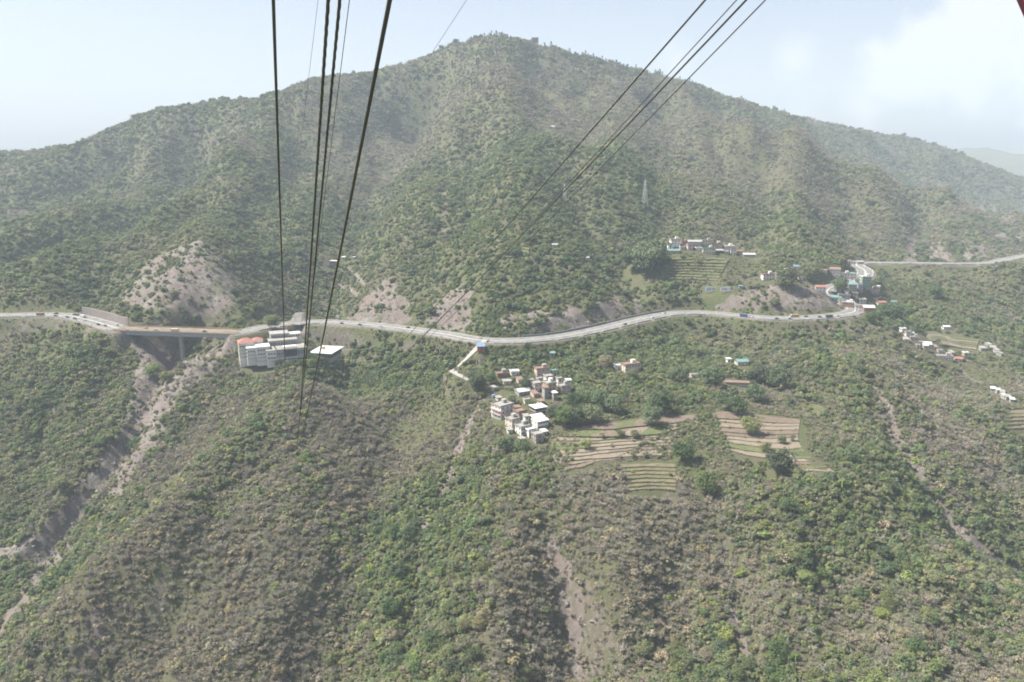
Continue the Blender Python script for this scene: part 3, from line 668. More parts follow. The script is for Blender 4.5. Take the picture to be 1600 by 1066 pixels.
for x0, s_ in ((-2.2, 1), (BL+2.2, -1)): MB().box((x0, 0, -4.6), (5.0, 19.5, 8.0)).build('abutment', 'masonry', br)

# ------------------------------------------------------------------ terraced fields
Gs = HZ
def zoomed(pts, ox=840, oy=610, s_=3.333): return [(ox+x/s_, oy+y/s_) for x, y in pts]
def resample(pts, n):
    p = np.array(pts, float); d = np.concatenate([[0], np.cumsum(np.hypot(*np.diff(p, axis=0).T))]); t_ = np.linspace(0, d[-1], n)
    return np.stack([np.interp(t_, d, p[:, 0]), np.interp(t_, d, p[:, 1])], 1)
WEEDS = []
def terraced(label, lines, mats, plots=None, n=14, riser=.9, seed=1, name='terraced_field', clear=True):
    rr = random.Random(seed); W3 = [[hit(*p, G=Gs) for p in resample(l, n)] for l in lines]
    c0 = Vector(W3[len(W3)//2][n//2]); root = empty(name, tuple(c0)); tag(root, label, 'field', kind='structure')
    for k in range(len(W3)-1):
        back, front = W3[k], W3[k+1]; cuts = plots[k] if plots and plots[k] else [(0, n-1, mats[k % len(mats)])]
        zl = [max(b[2], f_[2])+.12 for b, f_ in zip(back, front)]; zl = [np.mean(zl[max(0, i-3):i+4]) for i in range(n)]
        for a, e, mt in cuts:
            jit = rr.uniform(-.02, .04)
            v = []; f = []
            for i in range(a, e+1):
                wob = .6*math.sin(i*1.7+k)*.5
                v += [(back[i][0]-c0.x, back[i][1]+.3-c0.y, zl[i]+jit-c0.z), (front[i][0]-c0.x, front[i][1]+wob*.4-c0.y, zl[i]*.5+(front[i][2]+.15)*.5+jit-c0.z)]
            m_ = e-a+1
            f = [(2*i, 2*i+1, 2*i+3, 2*i+2) for i in range(m_-1)]
            me = bpy.data.meshes.new('plot'); me.from_pydata(v, [], f); o = link('plot', me, mt, root)
            v2 = []
            for i in range(m_):
                q = v[2*i+1]; v2 += [(q[0], q[1], q[2]+.16), (q[0], q[1]-.45, q[2]-riser-1.6), (q[0], q[1]+.5, q[2]+.05)]
            for i in range(m_-1):
                for _ in range(5):
                    t_ = rr.random(); A_, B_ = v[2*i+1], v[2*i+3]; WEEDS.append((A_[0]+(B_[0]-A_[0])*t_+c0.x, A_[1]+(B_[1]-A_[1])*t_+c0.y-rr.uniform(0, .5), A_[2]+(B_[2]-A_[2])*t_+c0.z-.5))
            f2 = [(3*i, 3*i+1, 3*i+4, 3*i+3) for i in range(m_-1)]+[(3*i+2, 3*i, 3*i+3, 3*i+5) for i in range(m_-1)]
            me = bpy.data.meshes.new('riser'); me.from_pydata(v2, [], f2); link('stone_riser', me, 'riser', o)
    if clear: CLEAR.append([(q[0]*1.01, q[1]+3) for q in W3[0]]+[(q[0], q[1]-7) for q in W3[-1]][::-1])
    return root
br_, pl_, gr_, ol_ = 'soil_brown', 'soil_pale', 'soil_green', 'soil_olive'
LA = [zoomed(l) for l in ([(240,188),(430,165),(560,150),(660,138),(850,128)], [(200,212),(400,208),(560,190),(700,180),(840,152)], [(110,246),(300,250),(460,248),(620,240),(770,194)], [(70,271),(280,266),(460,256),(640,249),(725,232)], [(75,300),(280,282),(480,268),(720,256)],
      [(80,320),(280,302),(480,286),(720,272)], [(85,340),(250,325),(480,303),(715,290)], [(80,358),(280,340),(480,318),(700,308)], [(90,377),(280,362),(480,352),(680,344)], [(125,398),(200,388),(300,366)], [(150,414),(230,408),(290,382)])]
terraced('brown and green ploughed terraces right below the village', LA, [pl_, br_], plots=[[(0,4,br_),(4,6,gr_),(6,9,br_),(9,13,br_)], [(0,3,gr_),(3,6,br_),(6,8,pl_),(8,10,gr_),(10,13,pl_)], [(0,5,pl_),(5,7,gr_),(7,13,pl_)], [(0,5,ol_),(5,13,pl_)], [(0,4,gr_),(4,13,pl_)], [(0,13,pl_)], [(0,6,pl_),(6,13,br_)], [(0,13,pl_)], [(0,13,pl_)], [(0,13,br_)]], seed=3)
LB = [zoomed(l) for l in ([(910,112),(1010,112),(1080,120),(1368,158)], [(915,150),(1060,158),(1200,172),(1365,178)], [(935,165),(1080,180),(1200,190),(1362,191)], [(950,195),(1100,205),(1220,212),(1360,210)], [(960,218),(1100,232),(1220,235),(1358,230)], [(965,238),(1100,250),(1230,255),(1356,248)],
      [(970,255),(1100,270),(1240,278),(1358,270)], [(975,272),(1080,290),(1200,305),(1300,310),(1375,302)], [(985,297),(1080,320),(1200,336),(1300,331),(1395,322)], [(1000,315),(1100,345),(1200,360),(1300,350),(1415,345)])]
terraced('wide brown terraced fields with a lone tree, right of the tree belt', LB, [br_, pl_, pl_, br_, br_, pl_, pl_, gr_, pl_], seed=4)
LB2 = [zoomed(l) for l in ([(1300,350),(1415,345)], [(1300,362),(1430,356)], [(1310,376),(1445,370)], [(1325,394),(1465,383)], [(1360,412),(1420,410),(1510,404)], [(1385,425),(1450,424),(1555,438)])]
terraced('narrow striped terraces stepping down at the right end of the fields', LB2, [gr_, pl_, br_, ol_, pl_], n=8, seed=5)
LC = [zoomed(l) for l in ([(260,128),(400,118),(560,108)], [(180,168),(300,150),(540,130)], [(200,182),(330,164),(470,150)])]
terraced('thin yellowish strip fields above the brown terraces', LC, [gr_, ol_], n=8, seed=6, clear=False)
LD = [zoomed(l) for l in ([(700,40),(860,36),(1010,40)], [(690,58),(860,54),(1010,60)], [(720,78),(900,72),(1100,78)], [(760,98),(930,90),(1120,96)])]
terraced('green strip fields among trees above the wide terraces', LD, [gr_, ol_, gr_], n=9, seed=7, clear=False)
LE = [zoomed(l) for l in ([(1110,66),(1300,72),(1480,90)], [(1110,84),(1300,90),(1500,104)], [(1130,104),(1300,112),(1490,124)], [(1150,122),(1300,132),(1460,146)])]
terraced('green strip fields along the top edge of the wide terraces', LE, [ol_, gr_, ol_], n=9, seed=8, clear=False)
LF = [[(1032+i*1.5, 404+i*4.2), (1080, 403+i*4.4), (1140-i*2.5, 406+i*4.3)] for i in range(9)]
terraced('grassy stone-edged terraces below the upper hamlet', LF, [ol_, gr_], n=9, seed=9, clear=False)
LG = [[(1420+i*4, 518+i*4.5), (1470, 524+i*3.6), (1530-i*1, 533+i*2.8)] for i in range(6)]
terraced('pale curved terraces between the right-hand hamlets', LG, [gr_, pl_, ol_], n=9, seed=10)
LH = [[(968+i*2, 727+i*6), (1010, 724+i*6), (1056, 727+i*6)] for i in range(8)]
terraced('abandoned dry terraces just below the ploughed fields', LH, ['soil_dry', 'soil_olive'], n=8, seed=11)
LI = [[(1135, 775+i*6.5), (1165, 773+i*6.5), (1190, 776+i*6.5)] for i in range(6)]
terraced('small abandoned stepped terraces low on the near slope', LI, [ol_], n=6, seed=12, clear=False)
LJ = [[(770+i*2, 375+i*5), (800, 374+i*5), (830-i, 378+i*5)] for i in range(7)]
terraced('overgrown terraces on the mountain spur above the road', LJ, [ol_, gr_], n=8, seed=13, clear=False)
LK = [[(1560, 640+i*6), (1600, 642+i*6), (1640, 646+i*6)] for i in range(6)]
terraced('brown terraces at the far right edge below the white hamlet', LK, [br_, ol_], n=7, seed=14)

# ------------------------------------------------------------------ houses
WINM = {}
def window_mesh(frame, pane='glass'):
    if (frame, pane) not in WINM:
        g = MB()
        for c, d in (((0, 0, .47), (1, .12, .06)), ((0, 0, -.47), (1, .12, .06)), ((-.46, 0, 0), (.08, .12, .88)), ((.46, 0, 0), (.08, .12, .88)), ((0, 0, 0), (.05, .1, .88))): g.box(c, d, 0, 0)
        g.poly([(-.42, -.015, -.44), (.42, -.015, -.44), (.42, -.015, .44), (-.42, -.015, .44)], 1)
        WINM[(frame, pane)] = g.mesh('window', [frame, pane])
    return WINM[(frame, pane)]
DOORM = {}
def place(me, name, parent, loc, rz, w, h):
    o = bpy.data.objects.new(name, me); COL.objects.link(o); o.parent = parent; o.location = loc; o.rotation_euler = (0, 0, rz); o.scale = (w, 1, h); return o
def roof_mesh(kind, w, d, z, mat, root, over=.55, rise=None):
    if kind == 'flat': 
        o = MB().box((0, 0, z+.14), (w+over*2, d+over*2, .28)).build('roof', mat, root)
        g = MB()
        for c, s_ in (((0, -d/2-.1, z+.63), (w+.3, .15, .7)), ((0, d/2+.1, z+.63), (w+.3, .15, .7)), ((-w/2-.1, 0, z+.63), (.15, d+.05, .7)), ((w/2+.1, 0, z+.63), (.15, d+.05, .7))): g.box(c, s_)
        g.build('parapet', mat, o)
        if w > 7 and d > 5: MB().box((w*.22, d*.15, z+1.5), (min(3.2, w*.35), min(3, d*.4), 2.5)).build('stair_head', 'wall_white' if RND.random() < .5 else 'wall_grey', o)
        return o
    if kind == 'slab': return MB().box((0, 0, z+.16), (w+over*2.4, d+over*2.4, .32)).build('roof', mat, root)
    X = w/2+over; Yh = d/2+over; rise = rise or d*.22; th = .14
    if kind == 'shed': o = MB(); a, b_, c, e = (-X, -Yh, z+.05), (X, -Yh, z+.05), (X, Yh, z+rise), (-X, Yh, z+rise)
    if kind == 'shed':
        o.poly([a, b_, c, e]); up = [(p[0], p[1], p[2]+th) for p in (a, b_, c, e)]; o.poly(up)
        for i in range(4): o.poly([(a, b_, c, e)[i], (a, b_, c, e)[(i+1) % 4], up[(i+1) % 4], up[i]])
        return o.build('roof', mat, root)
    g = MB(); ins = 0 if kind == 'gable' else min(X*.7, Yh)
    for dz in (0, th):
        A = (-X, -Yh, z+dz); B = (X, -Yh, z+dz); C = (X, Yh, z+dz); D = (-X, Yh, z+dz); R0 = (-X+ins, 0, z+rise+dz); R1 = (X-ins, 0, z+rise+dz)
        g.poly([A, B, R1, R0]); g.poly([C, D, R0, R1]); g.poly([D, A, R0]); g.poly([B, C, R1])
    g.poly([(-X, -Yh, z), (X, -Yh, z), (X, -Yh, z+th), (-X, -Yh, z+th)]); g.poly([(-X, Yh, z), (X, Yh, z), (X, Yh, z+th), (-X, Yh, z+th)])
    return g.build('roof', mat, root)
def house(px, py, wpx, st, dep, rot, wall, roof, rmat, label, name='house', cat='house', hs=3.0, frame='wall_white', nwin=None, bands=None, balcony=None, fy=None, sink=3.0, pane='glass', door=True):
    c = hit(px, py) if fy is None else P(px, py, fy); sc = c[1]/F_PX; rz = math.radians(rot); W_ = wpx*sc
    w = max(3.2, (W_-dep*abs(math.sin(rz)))/max(.35, math.cos(rz)))
    cx, cy = c[0], c[1]+dep*.5*math.cos(rz)+w*.5*abs(math.sin(rz))*.6
    z = c[2] if fy is not None else max(c[2], float(bil(HZ, cx, cy))-1.6)
    root = empty(name, (cx, cy, z), rz); tag(root, label, cat); H = st*hs
    MB().box((0, 0, H/2), (w, dep, H)).build('wall', wall, root)
    MB().box((0, 0, -sink/2-.01), (w+.3, dep+.3, sink)).build('plinth', 'concrete' if wall != 'wall_white' else 'wall_grey', root)
    roof_mesh(roof, w, dep, H, rmat, root)
    if bands:
        for k in range(1, st): MB().box((0, 0, k*hs), (w+.5, dep+.5, .22)).build('floor_band', bands, root)
    if balcony:
        for k in range(1, st):
            o = MB().box((0, -dep/2-.75, k*hs+.02), (w*.96, 1.5, .16)).build('balcony', balcony, root); MB().box((0, -dep/2-1.45, k*hs+.52), (w*.96, .08, .85)).build('balcony_rail', balcony, o)
            o = MB().box((-w/2-.75, 0, k*hs+.02), (1.5, dep*.96, .16)).build('balcony', balcony, root); MB().box((-w/2-1.45, 0, k*hs+.52), (.08, dep*.96, .85)).build('balcony_rail', balcony, o)
    me = window_mesh(frame, pane); n = nwin or max(1, int(w/3.1)); nd = max(1, int(dep/3.4))
    for k in range(st):
        for i in range(n):
            x = (i+.5)/n*w-w/2
            if door and k == 0 and i == n//2: place(me, 'door', root, (x, -dep/2-.05, 1.08), 0, 1.15, 2.1)
            else: place(me, 'window', root, (x, -dep/2-.05, k*hs+1.65), 0, 1.35, 1.35)
        for sx in (-1, 1):
            for i in range(nd): place(me, 'window', root, (sx*(w/2+.05), (i+.5)/nd*dep-dep/2, k*hs+1.65), sx*math.pi/2, 1.3, 1.3)
    CLEAR_C.append((cx, cy-1.5, max(w, dep)*.62+1.2)); CLEAR_C.append((cx-.0, cy-dep*.5-3.5, w*.5+1.0))
    return root
def open_frame(px, py, wpx, st, dep, rot, label, slab='roof_concrete', post='wall_grey', roof='roof_white'):    # unfinished house: slabs on columns, dark inside
    c = hit(px, py); sc = c[1]/F_PX; rz = math.radians(rot); w = max(4, (wpx*sc-dep*abs(math.sin(rz)))/math.cos(rz)); root = empty('house', (c[0], c[1]+dep*.5, c[2]), rz); tag(root, label, 'house')
    for k in range(st+1): MB().box((0, 0, k*3.0), (w+(1.6 if k == st else .5), dep+(1.6 if k == st else .5), .3)).build('roof' if k == st else 'floor_slab', roof if k == st else slab, root)
    for k in range(st):
        for i in range(4):
            for yy in (-dep/2+.2, dep/2-.2): MB().box(((i/3-.5)*(w-.4), yy, k*3+1.5), (.35, .35, 2.7)).build('column', post, root)
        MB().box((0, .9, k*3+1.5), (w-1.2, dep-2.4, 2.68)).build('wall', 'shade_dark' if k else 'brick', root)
        MB().box((0, -dep/2-.1, k*3+.55), (w+.4, .1, .8)).build('rail', 'concrete_pale', root)
    MB().box((0, 0, -1.7), (w+.3, dep+.3, 3.0)).build('plinth', 'concrete', root)
    CLEAR_C.append((c[0], c[1]+dep*.4, max(w, dep)*.62+1.5)); CLEAR_C.append((c[0], c[1]-3, w*.5+1))
H = house
# --- village on the bench
H(785,655,37,3,11,40,'wall_white','flat','roof_concrete','three-storey white house with pink balcony bands on a tall white base, village corner',bands='wall_pink',balcony='wall_pink',hs=3.1,sink=5)
open_frame(841,650,28,2,9,28,'open-sided dark house under a bright white slab roof, village centre')
H(801,670,25,2,8,38,'wall_cream','flat','roof_concrete','cream two-storey house directly below the three-storey white house')
H(812,657,22,2,7,35,'wall_tan','flat','roof_rust','tan house with rusty flat roof between the white tower house and the slab roof')
H(843,672,30,2,10,30,'wall_white','shed','roof_white','long white house under a broad white sheet roof, beside the trees',nwin=6)
H(817,681,26,2,8,32,'wall_white','flat','roof_concrete','white two-storey house at the foot of the village, long row of windows',nwin=5)
H(829,684,20,2,6,30,'wall_white','flat','roof_white','small white arcaded house beside the lowest grey house',hs=2.7)
H(840,694,20,2,7,25,'wall_grey','flat','roof_concrete','lowest grey house of the village with red-brown upper floor, at field edge',bands='brick',frame='brick')
H(815,693,11,1,4,30,'wall_grey','slab','roof_concrete','small grey shed at the lowest edge of the village')
H(817,619,27,1,8,25,'wall_grey','gable','roof_white','grey house under white sheet gable roof, upper village')
H(838,612,20,2,8,25,'wall_white','flat','roof_concrete','white flat-roofed house behind the pink village houses')
H(859,618,22,3,8,28,'wall_orange','flat','roof_concrete','orange-cream three-storey house on the right of the upper village',frame='wall_cream',bands='wall_cream')
H(857,601,16,2,7,20,'wall_white','flat','roof_concrete','white block with roof room above the orange house')
H(852,624,8,3,5,20,'wall_grey','slab','roof_rust','narrow tall grey house below the orange house')
H(866,627,7,2,5,20,'wall_grey','slab','roof_white','tiny grey two-storey annex on the lower edge of the upper village')
H(882,616,21,2,7,22,'wall_pink','flat','roof_concrete','pinkish house at the right end of the upper village')
H(888,612,9,3,4,15,'wall_cream','slab','roof_white','small cream tower room at the right end of the upper village')
H(847,589,25,2,8,15,'wall_pink','flat','roof_rust','pink two-storey house standing alone above the upper village',bands='wall_tan')
H(866,586,11,1,6,15,'wall_cream','flat','roof_green','small cream house with greenish roof beside the lone pink house')
H(784,591,21,1,7,15,'brick','flat','roof_rust','low reddish brick house on the round terrace, top left of village')
H(804,588,16,1,7,12,'wall_white','flat','roof_white','small white house beside the brick house on the terrace')
H(835,622,13,1,6,25,'wall_pink','shed','roof_rust','small pink house with rusty roof in the middle of the upper village')
H(792,602,14,1,5,10,'wall_cream','slab','roof_concrete','cream hut on the curved terrace wall at the village entrance')
VF = [(771,612,9,1,'wall_grey','slab','roof_concrete','grey hut above the blue water tank'),(779,628,9,1,'wall_cream','slab','roof_concrete','cream hut behind the roof of the three-storey white house'),(812,600,12,1,'wall_pink','shed','roof_rust','low pink house under the small white terrace house'),(823,632,12,1,'wall_cream','flat','roof_concrete','cream house just above the white slab roof'),(845,634,12,1,'wall_tan','slab','roof_rust','tan hut right above the white slab roof'),
      (874,604,10,2,'wall_white','flat','roof_concrete','slim white house between the orange house and the pink end house'),(829,601,13,1,'wall_cream','flat','roof_concrete','cream flat house below the lone pink house'),(843,604,11,2,'wall_pink','flat','roof_concrete','pink house left of the white block with roof room'),(822,664,10,2,'wall_white','slab','roof_concrete','white narrow house in the middle of the lower village'),(850,682,9,1,'wall_cream','slab','roof_white','cream hut right of the lowest houses, near the field'),(796,679,9,1,'wall_white','slab','roof_concrete','white hut at the lower left edge of the village'),(808,643,10,1,'wall_pink','slab','roof_rust','pink hut right of the three-storey white house')]
for a in VF: H(a[0], a[1], a[2], a[3], 5, RND.uniform(15, 35), a[4], a[5], a[6], a[7])
TF = [(1312,448,9,2,'wall_white','flat','roof_concrete','white house at the first town bend, inner side'),(1340,446,9,2,'wall_cream','flat','roof_concrete','cream house behind the lavender house in town'),(1323,461,10,1,'wall_white','slab','roof_concrete','white hut below the turquoise-roofed town house'),(1337,470,10,2,'wall_pink','flat','roof_concrete','pink house above the right part of the shop row'),(1348,477,10,2,'wall_white','flat','roof_white','white house above the pale sheet-roofed hall'),(1368,471,9,1,'wall_cream','slab','roof_concrete','cream hut left of the bright red roof'),(1316,478,9,2,'wall_cream','flat','roof_concrete','cream house at the upper end of the shop row'),(1372,455,8,1,'wall_white','slab','roof_white','white hut right of the green tower')]
for a in TF: H(a[0], a[1], a[2], a[3], 5, RND.uniform(-20, 5), a[4], a[5], a[6], a[7])
CLEAR_C += [(*hit(px_, py_)[:2], r_) for px_, py_, r_ in ((1045,395,10),(1070,390,12),(1105,394,12),(1135,397,12),(1165,402,10),(1430,538,10),(1475,560,10),(786,620,9),(800,640,8),(840,628,10),(870,612,9),(825,670,9),(840,680,8),(1325,446,16),(1340,478,14),(1352,470,12))]
# --- scattered houses
H(986,583,33,2,9,22,'wall_cream','flat','roof_rust','big cream and brown house among trees above the fields',bands='wall_pink',frame='wall_tan',nwin=5,hs=3.2)
H(966,578,12,1,6,10,'wall_white','flat','roof_white','white annex left of the big cream house')
H(1160,572,20,1,7,8,'wall_cream','gable','roof_teal','cream cottage with turquoise roof on the slope below the road',hs=3.4)
H(1139,567,5,1,4,8,'wall_white','slab','roof_white','tiny white hut left of the turquoise-roofed cottage')
H(1153,604,38,1,5,-6,'wall_cream','slab','roof_rust','long low cream building with a row of dark openings',nwin=9,hs=2.8)
H(1085,592,12,1,5,5,'wall_white','flat','roof_concrete','small white house half hidden by trees above the strip fields')
H(863,559,8,1,4,0,'wall_grey','shed','roof_teal','small shed with turquoise roof under the highway')
H(751,553,13,2,7,8,'wall_red','shed','roof_blue','dark red two-storey kiosk with bright blue roof at the lane junction',hs=2.9,frame='timber')
H(510,417,9,2,6,10,'wall_white','flat','roof_red','white house with red upper wall in the side valley',bands='wall_red')
H(521,416,14,2,7,-10,'wall_red','slab','roof_white','red-walled house with pale roof in the side valley')
H(537,409,5,1,4,0,'wall_white','gable','roof_white','tiny white hut right of the red house in the side valley')
H(553,408,4,1,4,0,'wall_white','slab','roof_white','tiny white hut at the foot of the pale trees, side valley')
H(867,387,8,1,5,0,'wall_cream','slab','roof_white','small pale hut on the mountain slope left of the dark tree clump')
H(918,407,5,1,4,0,'wall_white','slab','roof_white','tiny white hut on the slope beside the dark tree clump')
# --- upper hamlet
H(1028,390,14,2,7,5,'wall_tan','flat','roof_concrete','tan two-storey house at the left end of the upper hamlet')
H(1041,389,10,1,6,5,'wall_pink','flat','roof_rust','low pinkish house second from left in the upper hamlet')
H(1055,388,16,3,7,8,'wall_white','flat','roof_concrete','tall white house behind the green roof, upper hamlet')
H(1052,397,21,1,7,4,'wall_cream','gable','roof_teal','long house with green sheet roof at the front of the upper hamlet',frame='wall_red',nwin=6)
H(1070,383,10,1,6,0,'wall_orange','flat','roof_red','small orange-red house at the back of the upper hamlet')
H(1086,387,21,2,7,-4,'wall_grey','shed','roof_grey','dark grey row house in the middle of the upper hamlet',nwin=6,hs=2.7)
H(1105,386,18,2,7,6,'wall_cream','flat','roof_concrete','pale two-storey house at the top of the upper hamlet')
H(1107,398,18,2,6,0,'wall_cream','flat','roof_green','cream and green house at the front centre of the upper hamlet')
H(1120,391,17,2,7,-3,'wall_tan','flat','roof_rust','tan house right of centre in the upper hamlet')
H(1125,398,11,1,5,0,'shade_dark','shed','roof_grey','dark open shed at the front of the upper hamlet')
H(1139,394,17,2,7,6,'wall_pink','flat','roof_white','pink and white house with roof room, right part of the upper hamlet')
H(1156,397,10,1,5,0,'wall_orange','slab','roof_rust','low bright orange house near the right end of the upper hamlet')
H(1171,403,18,1,6,-4,'wall_lavender','gable','roof_white','long lavender-blue house at the right end of the upper hamlet',nwin=5)
H(1035,394,5,1,4,0,'wall_white','hip','roof_white','tiny white cube hut left of the green roof, upper hamlet')
# --- houses above the cut bank
H(1201,438,20,2,7,6,'wall_white','flat','roof_rust','white house with rust roof above the bare cut bank')
H(1216,437,8,2,6,0,'wall_cream','flat','roof_concrete','cream narrow house beside the big tree above the cut bank')
H(1229,425,4,1,3,0,'wall_white','hip','roof_white','tiny white pointed shrine above the big tree on the cut bank',name='shrine',cat='shrine')
H(1241,439,10,2,6,4,'wall_grey','flat','roof_concrete','grey house right of the big tree on the cut bank')
H(1251,438,8,1,5,4,'wall_white','flat','roof_concrete','low white house right of the grey house on the cut bank')
H(1245,421,9,1,6,0,'wall_white','gable','roof_blue','small house with bright blue roof above the cut bank')
H(1158,452,6,1,4,0,'wall_blue','slab','roof_teal','tiny light blue hut right of the two billboards')
# --- roadside town
H(1303,434,23,2,7,-14,'wall_white','shed','roof_rust','long white house with brown roof at the top of the roadside town',nwin=7)
H(1322,437,14,2,7,-8,'wall_white','flat','roof_concrete','white house in the middle of the upper town row')
H(1333,436,10,2,6,0,'wall_white','hip','roof_green','white house with green hipped roof, upper town row')
H(1283,458,17,2,7,-8,'wall_white','gable','roof_red','white house with long red roof on the left side of the town')
H(1333,455,14,2,7,-8,'wall_grey','gable','roof_teal','grey house with turquoise roof in the town centre')
H(1344,455,8,2,6,0,'wall_lavender','flat','roof_concrete','lavender and blue house between turquoise roof and green tower',bands='wall_blue')
H(1353,452,14,4,8,0,'wall_green','flat','roof_white','tall green building with yellow bands and white roof, town centre',bands='wall_cream')
H(1362,461,24,1,6,-6,'wall_pink','flat','roof_rust','low pinkish roofs on the right below the green tower')
H(1308,470,18,1,7,-14,'wall_white','shed','roof_teal','low shed with teal roof at the inside of the road bend')
H(1321,470,20,2,8,-14,'wall_grey','flat','roof_concrete','large grey building above the orange shop row')
H(1327,482,20,2,6,-22,'wall_orange','flat','roof_white','orange and white shop row along the road bend',nwin=6,bands='wall_red')
H(1343,487,13,2,6,-20,'wall_white','flat','roof_concrete','white shop at the lower end of the orange shop row')
H(1359,491,18,2,9,-10,'wall_red','gable','roof_white','big pale sheet-roofed hall on the outer edge of the road bend',hs=3.2)
H(1378,481,13,2,6,5,'wall_pink','gable','roof_red','house with bright red roof alone among trees right of town')
H(1396,478,10,1,5,0,'wall_white','gable','roof_green','white house with pale green roof right of the red-roofed house')
H(1325,413,8,1,5,0,'wall_cream','gable','roof_red','small orange-roofed stall at the start of the upper road')
H(1333,413,8,1,5,0,'wall_white','flat','roof_white','white stall beside the orange-roofed stall on the upper road')
H(1345,413,10,1,5,0,'wall_grey','shed','roof_grey','long grey shed on the upper road')
H(1289,428,6,1,4,0,'wall_white','gable','roof_red','tiny red-roofed hut at the top left of the town')
# --- right hand hamlets
H(1419,529,11,2,6,10,'wall_cream','flat','roof_concrete','cream house at the upper left end of the right-hand hamlet')
H(1430,537,15,2,6,-18,'wall_tan','flat','roof_concrete','tan stepped house in the middle of the right-hand hamlet')
H(1440,541,10,1,5,-18,'wall_cream','flat','roof_white','low cream house next to the tan stepped house')
H(1451,543,14,1,6,-14,'wall_white','shed','roof_white','white shed-roofed house in the right-hand hamlet')
H(1460,547,12,1,6,-10,'wall_pink','shed','roof_rust','pink house at the lower end of the right-hand hamlet')
H(1479,563,25,1,7,-12,'wall_white','flat','roof_concrete','long grey-white house below the pale curved terraces',nwin=6,hs=3.4)
H(1499,566,13,1,6,-12,'wall_cream','gable','roof_red','house with bright red roof below the pale terraces')
H(1479,515,10,1,5,0,'wall_white','gable','roof_white','small white house among trees above the pale terraces')
for (a, b_, w_), lb in zip(((1537,549,9),(1546,543,9),(1553,548,9),(1559,552,8),(1564,557,8)), ('leftmost','topmost','middle','second lowest','lowest and rightmost')):
    H(a,b_,w_,1,5,10+RND.uniform(-20,20),'wall_grey','shed','roof_concrete',lb+' hut of the grey-roofed cluster right of the pale terraces')
for (a, b_, w_), lb in zip(((1553,613,9),(1561,615,9),(1568,618,9),(1571,624,9),(1576,626,9),(1583,630,8)), ('leftmost','second','third','fourth','fifth','rightmost')):
    H(a,b_,w_*RND.uniform(.6,1),1,RND.uniform(3.5,5),-20+RND.uniform(-25,25),'wall_grey','shed','roof_white' if a%2 else 'roof_concrete',lb+' white-roofed hut of the row at the far right slope')
for i, (a, b_) in enumerate(((1417,535),(1426,531),(1436,545),(1447,550),(1470,553),(1412,524),(1488,556),(1510,561))):
    H(a,b_,8,1+i%2,5,RND.uniform(-20,15),('wall_cream','wall_white','wall_pink','wall_tan')[i%4],'flat' if i%3 else 'shed',('roof_concrete','roof_white')[i%2],('first','second','third','fourth','fifth','sixth','seventh','eighth')[[1,2,3,4,5,0,6,7][i]]+' small pale hut from the left in the right-hand hamlet row')
for i, (a, b_) in enumerate(((1047,393),(1066,391),(1078,393),(1092,393),(1113,399),(1134,399),(1146,399))):
    H(a,b_,9,1+(i+1)%2,5,RND.uniform(-8,10),('wall_white','wall_cream','wall_pink')[i%3],'flat',('roof_concrete','roof_white')[i%2],('first','second','third','fourth','fifth','sixth','seventh')[i]+' small pale house from the left in the front row of the upper hamlet')
# --- on the mountain
H(836,64,10,2,7,0,'wall_grey','slab','roof_grey','dark pavilion standing on the mountain top ridge',fy=1690)
H(864,201,7,1,6,0,'wall_white','hip','roof_white','small white temple with pointed roof on the central spur',name='temple',cat='temple')
H(855,201,7,1,4,0,'wall_white','slab','roof_white','low white house left of the small temple on the spur')
H(967,131,9,1,5,0,'wall_cream','flat','roof_white','pale house high on the mountain, left of the cables')
H(1003,131,6,1,5,0,'brick','gable','roof_rust','small brown house high on the mountain, right of the pale one')
H(855,99,9,1,5,0,'wall_white','slab','roof_white','white house just below the mountain top')
H(1384,226,5,1,5,0,'wall_orange','slab','roof_white','tiny yellow-white house on the far right ridge')
H(1352,255,8,1,5,0,'wall_white','flat','roof_rust','small white house with rusty roof on the right-hand spur')

# --- hillside resort and cable station
def RP(px, py, Y): return Vector(P(px, py, Y))
def block(root, x0, x1, y0, y1, z0, z1, wall, roof=None, name='wing', over=.5):
    w, d = x1-x0, y1-y0; o = MB().box(((x0+x1)/2, (y0+y1)/2, (z0+z1)/2), (w, d, z1-z0)).build(name, wall, root)
    if roof: MB().box(((x0+x1)/2, (y0+y1)/2, z1+.2), (w+over*2, d+over*2, .4)).build('roof', roof, o)
    return o
def win_row(o, x0, x1, y, z, n, w, h, frame='wall_white', rz=0, pane='glass'):
    for i in range(n):
        t_ = (i+.5)/n; place(window_mesh(frame, pane), 'window', o, (x0+(x1-x0)*t_, y, z) if rz == 0 else (y, x0+(x1-x0)*t_, z), rz, w, h)
O = RP(440, 566, 700); S1 = 700/F_PX; gz0 = float(bil(HZ, O.x, O.y))
rs = empty('resort_hotel', (O.x, O.y, O.z), math.radians(22)); tag(rs, 'large white terraced hotel with red-roofed wing on the spur beside the bridge', 'hotel')
e = lambda px: (px-440)*S1
hz0 = O.z
def up(py, Y=705): return (566-py)*S1*1.02
